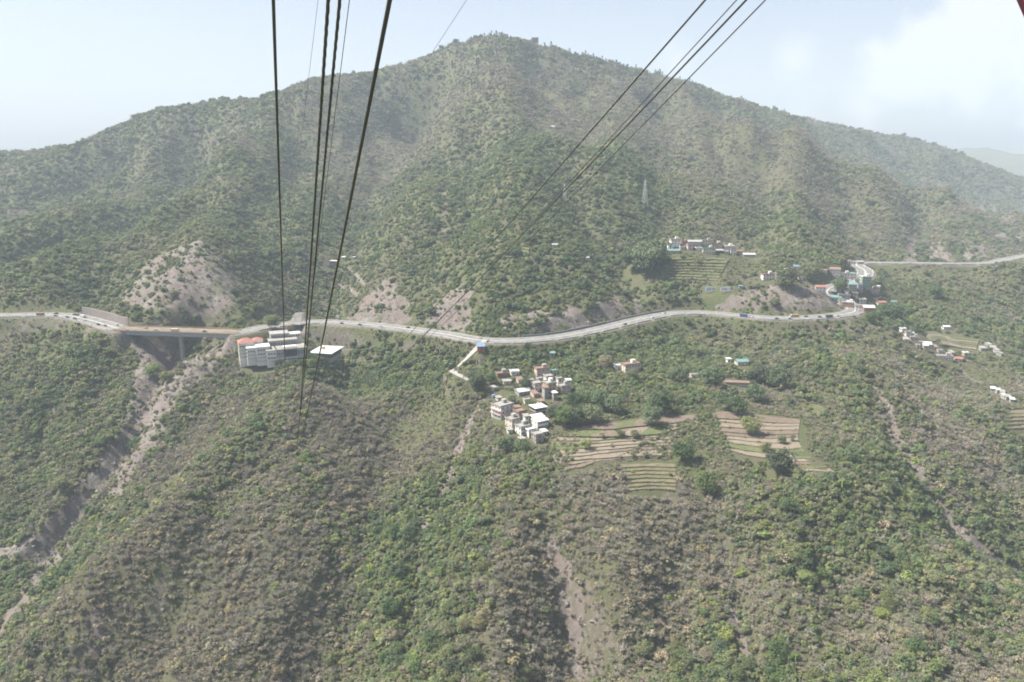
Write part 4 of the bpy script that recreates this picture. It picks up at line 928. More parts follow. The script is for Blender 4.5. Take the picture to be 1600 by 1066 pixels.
# main front: white corner, dark glass middle, terrace roofs stepping back
b1 = block(rs, e(418), e(433), 0, 16, -4, up(546), 'wall_white', 'roof_concrete', 'white_front_wing')
win_row(b1, e(419), e(432), -.05, up(551), 3, 1.8, 1.6); win_row(b1, e(419), e(432), -.05, up(558), 3, 1.8, 1.6)
b2 = block(rs, e(433)+.05, e(480), .6, 17, up(559), up(546), 'wall_grey', 'roof_concrete', 'glass_front_wing')
win_row(b2, e(434), e(445), .5, up(552.5), 4, 1.5, 2.6, 'wall_white', pane='glass_blue'); win_row(b2, e(445), e(466), .5, up(552.5), 4, 3.0, 6.2, 'shade_dark'); win_row(b2, e(467), e(479), .5, up(552.5), 3, 2.1, 5.0, 'wall_white', pane='glass_blue')
b3 = block(rs, e(433)+.1, e(478), 1.2, 17, -5, up(559)-.05, 'wall_white', None, 'plinth'); win_row(b3, e(436), e(474), 1.1, 1.6, 8, 1.6, 1.4, 'wall_grey')
MB().box((e(457), -.6, up(559)+.1), (e(466)-e(444), 2.6, .35)).build('canopy', 'roof_white', rs)
g = MB()
for i in range(17): g.box((e(434)+i*(e(478)-e(434))/16, .5, up(546)+1.0), (.12, .12, 1.2))
g.box((e(456), .5, up(546)+1.55), (e(479)-e(433), .1, .1)); g.build('terrace_rail', 'steel_grey', rs)
for i in range(5):
    x = e(446)+i*2.4; pr = empty('terrace_parasol', (0, 0, 0)); pr.matrix_world = rs.matrix_basis@Matrix.Translation((x, 3.5, up(546)+.4)); tag(pr, 'white parasol on the hotel terrace, one of a row of five', 'parasol', 'parasols on the hotel terrace')
    MB().tube((0, 0, 0), (0, 0, 2.4), .04).build('pole', 'steel_grey', pr); gg = MB()
    for k in range(8):
        a0, a1 = k*.7854, (k+1)*.7854; gg.poly([(math.cos(a0)*1.4, math.sin(a0)*1.4, 2.1), (math.cos(a1)*1.4, math.sin(a1)*1.4, 2.1), (0, 0, 2.7)])
    gg.build('canopy', 'paint_white', pr)
b4 = block(rs, e(425), e(470), 17.1, 27, -2, up(538), 'wall_grey', 'roof_concrete', 'upper_wing'); win_row(b4, e(427), e(468), 17.0, up(542), 10, 1.7, 1.7)
b5 = block(rs, e(430), e(459), 27.1, 40, 0, up(531), 'wall_grey', 'roof_grey', 'rear_wing'); win_row(b5, e(431), e(458), 27.0, up(535), 7, 1.7, 1.6)
b6 = block(rs, e(457), e(478), 27.1, 36, 0, up(533), 'wall_white', 'roof_white', 'white_rear_wing'); win_row(b6, e(459), e(477), 27.0, up(536), 5, 1.7, 1.6)
b7 = block(rs, e(403), e(424), 5, 17, -3, up(541), 'wall_white', 'roof_white', 'white_tower_wing'); win_row(b7, e(404), e(417), 4.95, up(545), 3, 1.5, 1.5); win_row(b7, e(404), e(417), 4.95, up(552), 3, 1.5, 1.5)
b8 = block(rs, e(389), e(407), 9, 20, -3, up(543), 'wall_white', 'roof_white', 'stair_wing'); win_row(b8, e(390), e(402), 8.95, up(548), 3, 1.3, 1.5)
b9 = block(rs, e(378), e(402), 17.1, 30, -6, up(537), 'wall_white', None, 'red_roofed_wing'); win_row(b9, e(379), e(389), 17.05, up(542), 3, 1.5, 1.5)
def hip(root, x0, x1, y0, y1, z, rise, mat):
    X = (x1-x0)/2; Yh = (y1-y0)/2; cx, cy = (x0+x1)/2, (y0+y1)/2; g = MB(); A, B, C, D = (x0, y0, z), (x1, y0, z), (x1, y1, z), (x0, y1, z); ins = min(X, Yh)*.9
    R0, R1 = ((cx-X+ins, cy, z+rise), (cx+X-ins, cy, z+rise)); g.poly([A, B, R1, R0]); g.poly([C, D, R0, R1]); g.poly([D, A, R0]); g.poly([B, C, R1]); g.poly([D, C, B, A]); return g.build('roof', mat, root)
hip(b9, e(378)-.8, e(402)+.8, 16.3, 30.8, up(537), 3.6, 'roof_red')
b10 = block(rs, e(400), e(416), 19, 29, -4, up(536), 'wall_white', None, 'red_roofed_annex'); hip(b10, e(400)-.1, e(416)+.7, 18.3, 29.7, up(536), 2.6, 'roof_red')
CLEAR.append([tuple(rs.matrix_basis@Vector(q)) for q in ((e(374), 14, 0), (e(386), -3, 0), (e(415), -6, 0), (e(482), -6, 0), (e(482), 45, 0), (e(374), 45, 0))])
O2 = RP(503, 563, 716); S2 = 716/F_PX; st_ = empty('cable_station', (O2.x, O2.y, O2.z), math.radians(-12)); tag(st_, 'flat-roofed glass-fronted cable station on a tall grey base, right of the hotel', 'station')
q = lambda px: (px-503)*S2; u2 = lambda py: (563-py)*S2
d0 = block(st_, q(486), q(519), 0, 24, u2(559), u2(551), 'shade_dark', None, 'glass_hall'); win_row(d0, q(487), q(518), -.05, u2(555), 7, 2.3, 3.4, 'wall_grey', pane='glass_blue')
MB().box((q(502.5), 11.5, u2(550.6)), (q(522)-q(482), 28, .55)).build('roof', 'roof_white', d0)
d1 = block(st_, q(489), q(518), .8, 23, u2(567), u2(559)-.05, 'wall_grey', None, 'lower_floor'); win_row(d1, q(490), q(517), .75, u2(562.5), 6, 1.6, 1.5)
block(st_, q(503), q(517), 1.6, 18, u2(590), u2(567)-.05, 'masonry_grey', None, 'base_wall')
g = MB().tube((q(494), 9, u2(549)), (q(499), 14, u2(549)+2.6), .2).tube((q(496), 13, u2(549)), (q(503), 9, u2(549)+1.6), .2).box((q(497), 12, u2(549)+.6), (3, 2, 1.0)); g.build('rope_guide', 'wall_red', st_)
CLEAR.append([tuple(st_.matrix_basis@Vector(v_)) for v_ in ((q(482), -3, 0), (q(522), -3, 0), (q(522), 26, 0), (q(482), 26, 0))])
for wg, (xa, xb, ya, yb, za, zb) in ((b1, (e(418), e(433), 0, 16, -4, up(546))), (b7, (e(403), e(424), 5, 17, -3, up(541))), (b8, (e(389), e(407), 9, 20, -3, up(543))), (b9, (e(378), e(402), 17.1, 30, -6, up(537))), (b4, (e(425), e(470), 17.1, 27, -2, up(538)))):
    zz = zb-3.2
    while zz > 1:
        MB().box(((xa+xb)/2-.2, (ya+yb)/2-.2, zz), (xb-xa+.5, yb-ya+.5, .22)).build('floor_band', 'roof_concrete', wg)
        for i in range(max(2, int((yb-ya)/3.5))): place(window_mesh('roof_concrete'), 'window', wg, (xa-.06, ya+(i+.5)*(yb-ya)/max(2, int((yb-ya)/3.5)), zz+1.6), -math.pi/2, 1.7, 1.6)
        zz -= 3.2
c = hit(461, 572); sh = MB().box((0, 0, 1.2), (1.6, 1.6, 2.4)).box((0, 0, 2.7), (2.2, 2.2, .5)).build('garden_shrine', 'wall_white'); sh.location = c; tag(sh, 'small white shrine on the slope below the hotel', 'shrine')
# village terrace wall and tanks
tl = catmull([hit(*p_) for p_ in ((756,603),(766,607),(780,609),(795,607))], 2); o = wall_strip('terrace_wall', tl, 0, .6, -3.2, .8, 'masonry'); tag(o, 'curved pale stone wall under the round terrace at the village entrance', 'wall')
tp = ribbon('terrace_floor', tl, 0, 7, .3, 'earth_path'); tp['kind'] = 'structure'
def tank(px, py, mat, r_, h_, label, lift=0):
    c = hit(px, py); g = MB().tube((0, 0, 0), (0, 0, h_), r_, r_, 12).tube((0, 0, h_), (0, 0, h_+.25), r_*.8, r_*.35, 12); o = g.build('water_tank', mat); o.location = (c[0], c[1], c[2]+lift); tag(o, label, 'water tank')
tank(771,622,'wall_blue',1.3,2.2,'bright blue water tank behind the three-storey white house')
tank(1120,578,'wall_white',.8,1.6,'white water tank on the slope left of the turquoise-roofed cottage')

# ------------------------------------------------------------------ vehicles
for nm, c in dict(car_white=(.52,.52,.51), car_dark=(.045,.047,.05), car_blue=(.08,.13,.30), car_red=(.25,.06,.05), car_silver=(.45,.46,.47), truck_yellow=(.45,.36,.12), truck_orange=(.32,.16,.08)).items(): simple(nm, c, .05, 1, .35, .5)
VM = {}
def vmesh(key, fn, mats):
    if key not in VM: VM[key] = fn().mesh(key[0], mats)
    return VM[key]
def profile(pts, w, mi=0):
    g = MB(); L = [(x, -w/2, z) for x, z in pts]; R_ = [(x, w/2, z) for x, z in pts]; g.poly(L, mi); g.poly(R_[::-1], mi)
    for i in range(len(pts)): j = (i+1) % len(pts); g.poly([L[j], L[i], R_[i], R_[j]], mi)
    return g
def wheelm(r_): return MB().tube((0, -.11, 0), (0, .11, 0), r_, r_, 10)
def part(root, name, me, loc=(0, 0, 0), rz=0):
    o = bpy.data.objects.new(name, me); COL.objects.link(o); o.parent = root; o.location = loc; o.rotation_euler = (0, 0, rz); return o
def vehicle(px, lane, kind, col, label, back=False):
    line, T, Nn = frames(HWY3); lim = len(hp); cand = np.abs(hp-px); 
    main = np.arange(lim) < int(np.argmin(np.abs(hp-1338)))
    i = int(np.argmin(np.where(main, cand, 1e9))) if px < 1338 else int(np.argmin(np.where(np.arange(lim) > lim*.8, cand, 1e9)))
    p_ = line[i]+Nn[i]*lane; rz = math.atan2(T[i][1], T[i][0])+(math.pi if lane > 0 else 0)
    root = empty(kind, (p_[0], p_[1], p_[2]+.03), rz); tag(root, label, kind)
    if kind == 'car':
        part(root, 'body', vmesh(('body', 'car', col), lambda: profile([(-2.05,.32),(2.05,.32),(2.12,.62),(1.95,.82),(1.0,.95),(-1.95,1.0),(-2.1,.7)], 1.72), col))
        part(root, 'cabin', vmesh(('cabin', 'car'), lambda: profile([(-1.75,.99),(.95,.96),(.35,1.4),(-1.3,1.42)], 1.52), 'glass'))
        part(root, 'roof', vmesh(('roof', 'car', col), lambda: MB().box((-.5, 0, 1.44), (1.7, 1.42, .06)), col))
        for x in (-1.3, 1.3):
            for y_ in (-.78, .78): part(root, 'wheel', vmesh(('wheel', 'car'), lambda: wheelm(.32), 'rubber'), (x, y_, .32))
    else:
        L_ = 9.5 if kind == 'bus' else 7.5
        part(root, 'body', vmesh(('body', kind, col), lambda: MB().box((-.6, 0, 1.85), (L_-1.6, 2.4, 2.3 if kind == 'bus' else 1.9)), col))
        part(root, 'cab', vmesh(('cab', kind, col), lambda: profile([(L_/2-1.4,.5),(L_/2,.5),(L_/2,1.7),(L_/2-.35,2.7),(L_/2-1.4,2.8)], 2.3), 'car_white' if kind == 'bus' else col))
        part(root, 'windscreen', vmesh(('windscreen', kind), lambda: MB().box((L_/2-.1, 0, 2.1), (.18, 2.0, .8)), 'glass'))
        part(root, 'chassis', vmesh(('chassis', kind), lambda: MB().box((-.2, 0, .62), (L_-.8, 1.9, .3)), 'rubber'))
        if kind == 'bus':
            for y_ in (-1.22, 1.22): part(root, 'window_band', vmesh(('band', kind), lambda: MB().box((-.7, 0, 2.25), (L_-2.4, .06, .7)), 'glass'), (0, y_, 0))
        for x in (-2.6, 2.7):
            for y_ in (-1.0, 1.0): part(root, 'wheel', vmesh(('wheel', kind), lambda: wheelm(.5), 'rubber'), (x, y_, .5))
for a in ((207,-4,'car','car_white','white car near the left end of the bridge'),(224,4,'car','car_silver','silver car on the bridge, far lane, left third'),(248,-4,'car','car_white','white car on the bridge left of the pier'),(275,-6,'truck','car_white','small white truck on the bridge above the pier'),(321,-4,'car','car_dark','dark car on the right half of the bridge'),
          (64,-3,'truck','truck_orange','rusty orange truck on the road far left'),(86,4,'car','car_dark','dark car on the far-left road behind the orange truck'),(92,-6,'car','car_dark','black car at the road shoulder, far left bend'),(108,5,'car','car_dark','leftmost dark car parked by the tall masonry wall'),(114,5,'car','car_dark','middle dark car parked by the tall masonry wall'),(119,5,'car','car_dark','right dark car parked by the tall masonry wall'),(127,1.8,'truck','car_silver','grey truck before the tall masonry wall'),
          (139,-4,'car','car_white','white car left of the bridge approach'),(126,-6.5,'car','car_dark','dark car at the valley edge left of the bridge'),(115,-6.5,'car','car_dark','dark car on the shoulder above the pale retaining wall'),(162,-5,'car','car_dark','dark car approaching the bridge'),(171,-3,'car','car_red','dark red car approaching the bridge'),(175,6,'car','car_white','white car close to the masonry wall end'),
          (541,-5,'car','car_dark','dark car on the highway right of the cable station'),(566,-5,'car','car_dark','black car above the long grey retaining wall, left end'),(602,-4,'car','car_silver','silver car below the left landslide'),(632,4,'car','car_dark','dark car between the two landslides'),(671,-4,'car','car_white','white car below the right landslide'),(747,5,'car','car_white','white car near the lane junction'),
          (972,-5,'car','car_dark','dark car on the curve before the straight'),(1012,-5,'car','car_white','white car on the curving highway above the fields'),(1039,3,'car','car_white','white car where the highway straightens'),(1167,-4,'bus','car_blue','blue and white bus on the highway below the billboards'),(1176,-4,'car','car_white','white car right behind the blue bus'),(1210,-4,'car','car_dark','dark car below the bare cut bank'),
          (1229,-5.5,'car','car_blue','bright blue car below the bare cut bank'),(1245,4,'bus','truck_yellow','yellow bus below the bare cut bank'),(1259,3,'car','car_dark','dark car right of the yellow bus'),(1277,-2,'car','car_dark','dark jeep before the road bend'),(1288,-5,'truck','car_dark','dark truck at the valley edge before the road bend'),(1306,-3,'car','car_white','white car entering the road bend'),
          (1420,-4,'car','car_white','white car on the upper road left of the ochre scar'),(1560,4,'car','car_silver','silver car on the upper road at far right')): vehicle(*a)

# ------------------------------------------------------------------ billboards, road sign, pylons
def billboard(px, py, label, marks):
    c = hit(px, py); S_ = c[1]/F_PX; w, h = 16.5*S_, 7.2*S_; root = empty('billboard', (c[0], c[1], c[2]), 0); tag(root, label, 'billboard')
    MB().box((0, 0, h/2+1.6), (w, .25, h)).build('panel', 'paint_white', root)
    for x in (-w*.35, 0, w*.35): MB().box((x, .3, h*.45), (.25, .25, h+1.8)).build('post', 'steel_grey', root)
    for x, z, ww, hh, mt in marks: MB().box((x*w, -.14, z*h+1.6), (ww*w, .03, hh*h)).build('print', mt, root)
    CLEAR_C.append((c[0], c[1]-2, w*.6+3)); CLEAR_C.append((c[0], c[1]-9, w*.5+3))
simple('print_blue', (.10,.26,.55), .05); simple('print_pale', (.55,.64,.78), .05); simple('print_yellow', (.52,.45,.10), .1); simple('print_purple', (.32,.14,.26), .1); simple('print_grey', (.40,.38,.40), .1)
marksA = [(-.13,.55,.52,.78,'print_pale'),(.28,.48,.22,.74,'print_yellow')]
billboard(1110,458,'white billboard with two blue lines and a yellow emblem above the road',marksA)
billboard(1133,459,'white billboard with faint purple print, right of the blue-lettered one',[])
def decal(root_label, items):
    root = [o for o in bpy.data.objects if o.get('label') == root_label][0]; w = [c for c in root.children if c.name.startswith('panel')][0].dimensions
    for x, z, ww, hh, mt, dy in items: MB().box((x*w.x, dy, z*w.z+1.6), (ww*w.x, .02, hh*w.z)).build('print', mt, root)
rr = random.Random(4); it = []
for row, (z, n) in enumerate(((.74, 9), (.36, 8))):    # blurred two line lettering
    for i in range(n): it.append((-.36+i*.052+.01*row, z, .036, .16+.06*rr.random(), 'print_blue', -.175))
decal('white billboard with two blue lines and a yellow emblem above the road', it+[(.28,.52,.10,.4,'print_grey',-.175)])
decal('white billboard with faint purple print, right of the blue-lettered one', [(-.3+i*.07, .55, .045, .3+.15*rr.random(), 'print_grey', -.155) for i in range(3)]+[(-.06+i*.06, .52, .04, .42, 'print_purple', -.155) for i in range(4)]+[(.02, .15, .22, .12, 'print_pale', -.155), (.36, .4, .12, .6, 'print_pale', -.155)])
c = hit(528, 500); g = MB().box((0, 0, 3.6), (3.2, .15, 2.6)).box((-1, .15, 1.4), (.15, .15, 3)).box((1, .15, 1.4), (.15, .15, 3)); o = g.build('road_sign', 'paint_white'); o.location = c; tag(o, 'white square sign board beside the highway right of the cables', 'sign')
simple('galvanised', (.5,.52,.5), .1, 1, .5, .4)
def pylon(px, py, hpx, label):
    c = hit(px, py); S_ = c[1]/F_PX; h = hpx*S_; b0 = h*.10; root = empty('lattice_pylon', c, .4); tag(root, label, 'pylon')
    def hw(z): return b0*(1-z/h)**1.0*.9+h*.012
    for sx in (-1, 1):
        for sy in (-1, 1): MB().tube((sx*hw(0), sy*hw(0), -1), (sx*hw(h*.96), sy*hw(h*.96), h), .16, .12, 4).build('leg', 'galvanised', root)
    zs = [h*(1-(1-k/9)**1.25) for k in range(10)]
    for a, b_ in zip(zs[:-1], zs[1:]):
        g = MB()
        for s_ in (-1, 1):
            g.tube((-hw(a), s_*hw(a), a), (hw(b_), s_*hw(b_), b_), .09, n=4).tube((hw(a), s_*hw(a), a), (-hw(b_), s_*hw(b_), b_), .09, n=4)
            g.tube((s_*hw(a), -hw(a), a), (s_*hw(b_), hw(b_), b_), .09, n=4).tube((s_*hw(a), hw(a), a), (s_*hw(b_), -hw(b_), b_), .09, n=4)
        g.build('bracing', 'galvanised', root)
    for z in (.72, .84, .95): MB().box((0, 0, h*z), (h*.22, .25, .3)).build('cross_arm', 'galvanised', root)
pylon(1007, 324, 40, 'pale lattice pylon on the slope above the dark tree clump')
pylon(882, 315, 26, 'small faint lattice pylon on the central spur')

# ------------------------------------------------------------------ ropeway
ST = (None, 715.0, CAMZ-180)
def rope(px0, s0, Y2, y2, diam, label, twist=False, mdir=-.297):
    d0 = px_dir(px0, 0); x_y0 = d0.x/d0.y; c = (x_y0-mdir)*s0; z0 = s0*d0.z/d0.y
    lo, hi = -45, 45; b = -(y2-533)/F_PX; z2 = Y2*(-math.sin(PITCH)+b*math.cos(PITCH))/(math.cos(PITCH)+b*math.sin(PITCH)); z3 = ST[2]-CAMZ
    q1 = (z2-z0)/(Y2-s0); q2 = ((z3-z2)/(ST[1]-Y2)-q1)/(ST[1]-s0)
    zf = lambda Y: CAMZ+z0+q1*(Y-s0)+q2*(Y-s0)*(Y-Y2)
    ys = []; Y = -6.0
    while Y < ST[1]: ys.append(Y); Y += (.035 if twist and 2 < Y < 26 else max(.5, abs(Y)*.05))
    ys.append(ST[1]); n = 9 if twist else 8; R_ = diam*.45; v = []; f = []
    u = Vector((1, -mdir, 0)).normalized()
    for k, Y in enumerate(ys):
        ctr = Vector((c+mdir*Y, Y, zf(Y))); sl = q1+q2*(2*Y-s0-Y2); tdir = Vector((mdir, 1, sl)).normalized(); w = u.cross(tdir).normalized(); uu = tdir.cross(w)
        for j in range(n):
            a = j*6.2832/n; rad = R_*(1+.17*math.cos(3*(a-Y*16))) if twist and 2 < Y < 26 else R_
            v.append(ctr+(uu*math.cos(a)+w*math.sin(a))*rad)
    for k in range(len(ys)-1):
        for j in range(n): f.append((k*n+j, k*n+(j+1) % n, (k+1)*n+(j+1) % n, (k+1)*n+j))
    me = bpy.data.meshes.new('cableway_rope'); me.from_pydata(v, [], f); me.shade_smooth(); o = link('cableway_rope', me, 'rope_steel'); tag(o, label, 'cable', 'ropes of the cableway')
rope(609, 7.9, 77, 690, .052, 'thickest steel cable, leaning from top centre-left towards the hotel')
rope(427, 9.4, 105, 620, .044, 'leftmost thick cable, hanging almost vertically past the hotel')
rope(513, 6.3, 53, 715, .031, 'left one of the twin twisted haul ropes', True)
rope(531, 6.6, 60, 700, .030, 'right one of the twin twisted haul ropes', True)
rope(546, 8.0, 60, 640, .009, 'thin wire just right of the twin haul ropes')
rope(497, 11.0, 60, 420, .006, 'faint thin wire just left of the twin haul ropes')
rope(729, 12.0, 80, 400, .007, 'faint thin wire at top centre, right of the thickest cable')
rope(1102, 16.0, 150, 640, .042, 'uppermost cable of the right-hand slanting group')
rope(1166, 17.0, 165, 645, .048, 'second cable of the right-hand slanting group')
rope(1151, 22.0, 190, 640, .034, 'thin cable crossing the second one in the right-hand group')
rope(1196, 21.0, 190, 640, .038, 'lowest right cable of the right-hand slanting group')
simple('cabin_red', (.30,.07,.09), .1, 2, .4, .4)
dA = [P(1581, -16, 1.25), P(1610, 50, 1.25)]; g = MB(); a, b_ = Vector(dA[0]), Vector(dA[1]); ext = (b_-a).normalized(); a = a-ext*.35; b_ = b_+ext*.5; sd_ = Vector((.16, 0, .05))
for o_ in (Vector((0, 0, 0)), Vector((.04, .05, .016))): g.poly([a+o_, b_+o_, b_+sd_+o_, a+sd_+o_])
for p_, q_ in ((a, b_), (b_, b_+sd_), (b_+sd_, a+sd_), (a+sd_, a)): g.poly([p_, q_, q_+Vector((.04, .05, .016)), p_+Vector((.04, .05, .016))])
o = g.build('gondola_window_post', 'cabin_red'); tag(o, 'dark red window post of the cable car in the top right corner', 'window post')

# ------------------------------------------------------------------ single trees
def tree(px, py, hpx, kind, label, group=None, name='tree', lift=.3, pt=None, s=None, turn=None):
    c = hit(px, py) if pt is None else pt; mat, form, crown, trunk = KINDS[kind]; s = hpx*c[1]/F_PX/(1.15+lift) if s is None else s
    if form == 'pine': s = hpx*c[1]/F_PX/2.2 if pt is None else s; lift = 0
    root = empty(name, (c[0], c[1], c[2]-.1), RND.uniform(0, 6.28) if turn is None else turn); root.scale = (s*RND.uniform(.9, 1.1), s*RND.uniform(.9, 1.1), s); tag(root, label, 'tree' if name != 'shrub' else 'shrub', group)
    if s > 2.9 and kind in BIG: crown = BIG[kind]
    o = bpy.data.objects.new('crown', crown); COL.objects.link(o); o.parent = root; o.location = (0, 0, lift)
    o = bpy.data.objects.new('trunk', trunk); COL.objects.link(o); o.parent = root; o.scale = (1, 1, (lift+.55)/.75 if form != 'pine' else 1)
    TREE_C.append((c[0], c[1], s*.8)); return root
TREE_C = []
for a in ((1171,678,28,4,'lone tree with long bare trunk in the wide brown terraces'),(1217,742,40,10,'big dark round tree at the lower edge of the wide terraces'),(1066,722,34,10,'dark tree at the foot of the tree belt between the fields'),(1104,770,36,7,'dense green tree below the tree belt on the near slope'),
          (1018,668,34,7,'green tree standing at the back of the brown terraces'),(1152,650,30,11,'dark tree above the left end of the wide terraces'),(1180,628,28,11,'dark tree among strip fields, right of the pair'),(1134,640,30,10,'dark tree just above the wide terraces'),(1232,645,0.1,4,None),
          (970,684,12,6,'small round tree left of a pair in the brown terraces'),(992,685,13,4,'small sparse tree right of a pair in the brown terraces'),(964,676,6,6,'tiny bush on a terrace edge left of centre'),(1043,672,7,6,'tiny bush at the right end of the brown terraces'),(915,702,16,8,'thin young tree on the left terraces'),(941,685,9,4,'small leafless tree on the terrace bank left of the pair'),
          (1003,697,7,4,'sapling on a lower terrace bank, right of centre'),(956,699,6,4,'sapling on a lower terrace bank, left of centre'),(989,716,10,4,'bush on the lowest terrace edge, left'),(1008,716,9,4,'bush on the lowest terrace edge, right'),(1196,707,16,4,'sparse shrub on the green terrace strip'),(1222,694,14,7,'slim green tree at the back of the big dark tree'),(1238,690,10,4,'small shrub at the right end of the brown terraces'),
          (925,661,30,6,'green tree beside the sheet-roofed white house'),(900,664,30,10,'dark tree at the village edge next to the fields'),(880,668,32,7,'leafy tree close right of the long white house'),(868,660,26,10,'dark tree right behind the open-sided house'),(895,640,26,11,'dark tree behind the village edge trees'),(940,640,32,11,'tall dark tree among the grove above the fields'),(960,645,30,7,'green tree in the grove above the fields, centre'),
          (915,635,24,7,'green tree at the left of the grove'),(1030,645,36,10,'large dark tree above the strip fields'),(1110,605,34,11,'big dark spreading tree left of the long low building'),(1060,600,28,10,'dark tree above the strip fields, middle'),(1190,600,30,10,'dark tree right of the long low building'),(1216,610,36,11,'large dark tree at the right end of the strip fields'),(985,600,22,7,'green tree below the big cream house'),(945,575,20,12,'yellowish dry tree left of the big cream house'),
          (1010,430,46,6,'tall bright tree at the front of the dark clump on the slope'),(1020,415,40,10,'dark tree on the right of the clump on the slope'),(1000,408,38,11,'dark tree at the back of the clump on the slope'),(992,425,34,10,'dark tree on the left of the clump on the slope'),(1228,455,36,7,'big round green tree at the edge of the bare cut bank'),(1262,438,26,4,'olive tree on the grassy top right of the big round tree'),
          (1345,390,14,10,'dark round tree above the start of the upper road'),(1462,468,22,10,'dark tree on the slope right of the town'),(1310,458,24,10,'dark tree inside the town left of the shop row'),(1385,500,26,10,'dark tree below the red-roofed house right of town'),(1405,505,28,11,'dark tree on the slope right of the pale hall'),(1360,505,18,6,'green tree below the pale sheet-roofed hall'),
          (422,565,18,10,'dark pointed tree at the left front corner of the hotel'),(398,562,18,11,'dark tree in front of the white hotel stair wing'),(384,556,16,10,'dark tree below the red-roofed hotel wing'),(455,520,14,12,'brownish tree behind the hotel roofs'),(425,515,22,8,'yellow-green tree behind the hotel near the bridge end'),(378,512,14,10,'dark bush at the right end of the bridge'),
          (410,570,14,7,'green tree under the white hotel tower wing'),(436,574,12,10,'dark bush at the foot of the hotel glass front, left'),(449,577,13,7,'green bush at the foot of the hotel glass front, middle'),(470,576,14,11,'dark tree at the foot of the hotel glass front, right'),(486,574,13,7,'green tree between the hotel and the cable station'),(392,550,14,4,'olive tree left of the hotel stair wing'),(745,610,28,10,'dark tree at the bottom of the village lane'),(765,600,18,7,'green tree left of the brick house on the terrace'),(820,610,20,10,'dark tree among the upper village houses'),(800,632,16,7,'green tree behind the three-storey white house'),(830,640,14,7,'small green tree above the white slab roof'),(790,705,24,10,'dark tree below the cream village houses'),(815,708,22,6,'dark green tree under the lowest village house'),
          (240,590,22,6,'bright green tree on the left bank of the landslide gully'),(260,600,20,5,'grey-green bush in the middle of the landslide'),(95,770,26,8,'yellow-green tree low on the left slope'),(640,870,0.1,4,None)):
    if a[4]: tree(*a)
# skyline trees
for i, (px, py, h_, k) in enumerate([(492,108,12,4),(538,112,10,12),(598,100,9,6),(612,97,8,10),(690,76,13,10),(697,72,9,10),(712,66,13,10),(724,63,12,10),(735,62,14,11),(745,60,11,10),(752,58,12,10),(762,57,10,7),(772,55,12,14),(783,56,11,14),(795,56,10,14),(806,58,10,10),(815,60,9,14),(845,66,10,14),(860,70,10,14),(882,77,11,10),(900,82,9,14),(925,88,10,14),(950,95,10,14),(975,101,9,14),(1010,109,11,14),(1035,116,10,14),(1060,122,11,14),(1085,128,9,14),(1110,135,10,14),(1135,145,11,14),(1160,153,10,14),(1185,162,10,14),(1205,168,9,14),(1225,174,10,14),(1255,180,11,10),(1270,184,9,14),(1320,194,11,10),(1333,197,12,10),(1345,199,11,11),(1358,202,10,10),(1375,206,12,11),(1385,207,10,10),(1398,209,11,10),(1412,212,12,11),(1424,213,14,10),(1436,216,12,10),(1455,221,10,10),(1470,225,12,11),(1485,230,11,10),(1500,237,9,10),(1525,247,9,14),(330,157,7,12),(300,160,7,4),(270,165,6,12)]):
    c = hit(px, py+3); tree(px, py, h_, k, ('round' if k in (10, 11, 7, 6) else 'pointed' if k == 14 else 'thin')+' tree on the skyline '+('of the far left ridge' if px < 400 else 'of the left ridge, crossed by the cables' if px < 650 else 'left of the summit' if px < 760 else 'at the summit' if px < 850 else 'just right of the summit' if px < 1000 else 'where the right-hand cables cross the ridge' if px < 1120 else 'of the upper right ridge' if px < 1300 else 'of the far right ridge under the cloud' if px < 1440 else 'at the low right end of the ridge'), 'trees along the skyline', pt=c, s=(h_*c[1]/F_PX/2.9 if k != 14 else h_*c[1]/F_PX/3.0), lift=.45)

# ------------------------------------------------------------------ forest and scrub over the hillsides
def scatter(n, ymin, ymax, power, seed, margin=1.12):
    r = np.random.default_rng(seed)
    u = r.random(n*2); e = power+1
    Y = (ymin**e+u*(ymax**e-ymin**e))**(1/e)
    X = r.uniform(-1, 1, n*2)*(800/F_PX*margin*Y+25)
    k = bil(rock, X, Y); dh = bil(d_hwy, X, Y); dl = np.minimum(bil(d_lane, X, Y), bil(d_rlane, X, Y)-3)
    clump = fbm(X/34+7, Y/34, 3)
    dens = np.clip(.92+clump*.7*(1-.6*sstep(700, 1000, Y)), .2, 1)*(1-np.clip(k*1.05, 0, 1)*.93)
    ok = (r.random(n*2) < dens) & (dh > ROAD_HALF+3.0) & (dl > 4.2)
    for poly in CLEAR: ok &= ~in_poly(X, Y, poly)
    for cx, cy, cr in CLEAR_C+TREE_C: ok &= (X-cx)**2+(Y-cy)**2 > cr*cr
    return X[ok][:n], Y[ok][:n], r
def shrink(X, Y, s):                                    # low growth beside roads and yards
    near = np.minimum(bil(d_hwy, X, Y)-ROAD_HALF, np.minimum(bil(d_lane, X, Y), bil(d_rlane, X, Y))-1)
    f = .42+.58*sstep(3, 13, near)
    for cx, cy, cr in CLEAR_C: f = np.minimum(f, .45+.55*sstep(cr, cr+7, np.hypot(X-cx, Y-cy)))
    for poly in SMALL: f = np.where(in_poly(X, Y, poly), np.minimum(f, .55), f)
    return s*f
SMALL = [[hit(*p_)[:2] for p_ in q_] for q_ in ([(850,640),(960,632),(1120,632),(1300,632),(1315,750),(1110,742),(1060,745),(860,748)], [(1010,378),(1190,385),(1190,445),(1030,440)], [(755,575),(900,575),(905,640),(865,700),(790,700),(755,640)], [(1280,410),(1410,425),(1410,495),(1290,480)], [(1405,515),(1570,515),(1600,640),(1540,635),(1500,580),(1410,545)], [(375,520),(530,520),(525,600),(380,580)], [(595,690),(640,645),(690,612),(712,625),(700,665),(660,700)])]
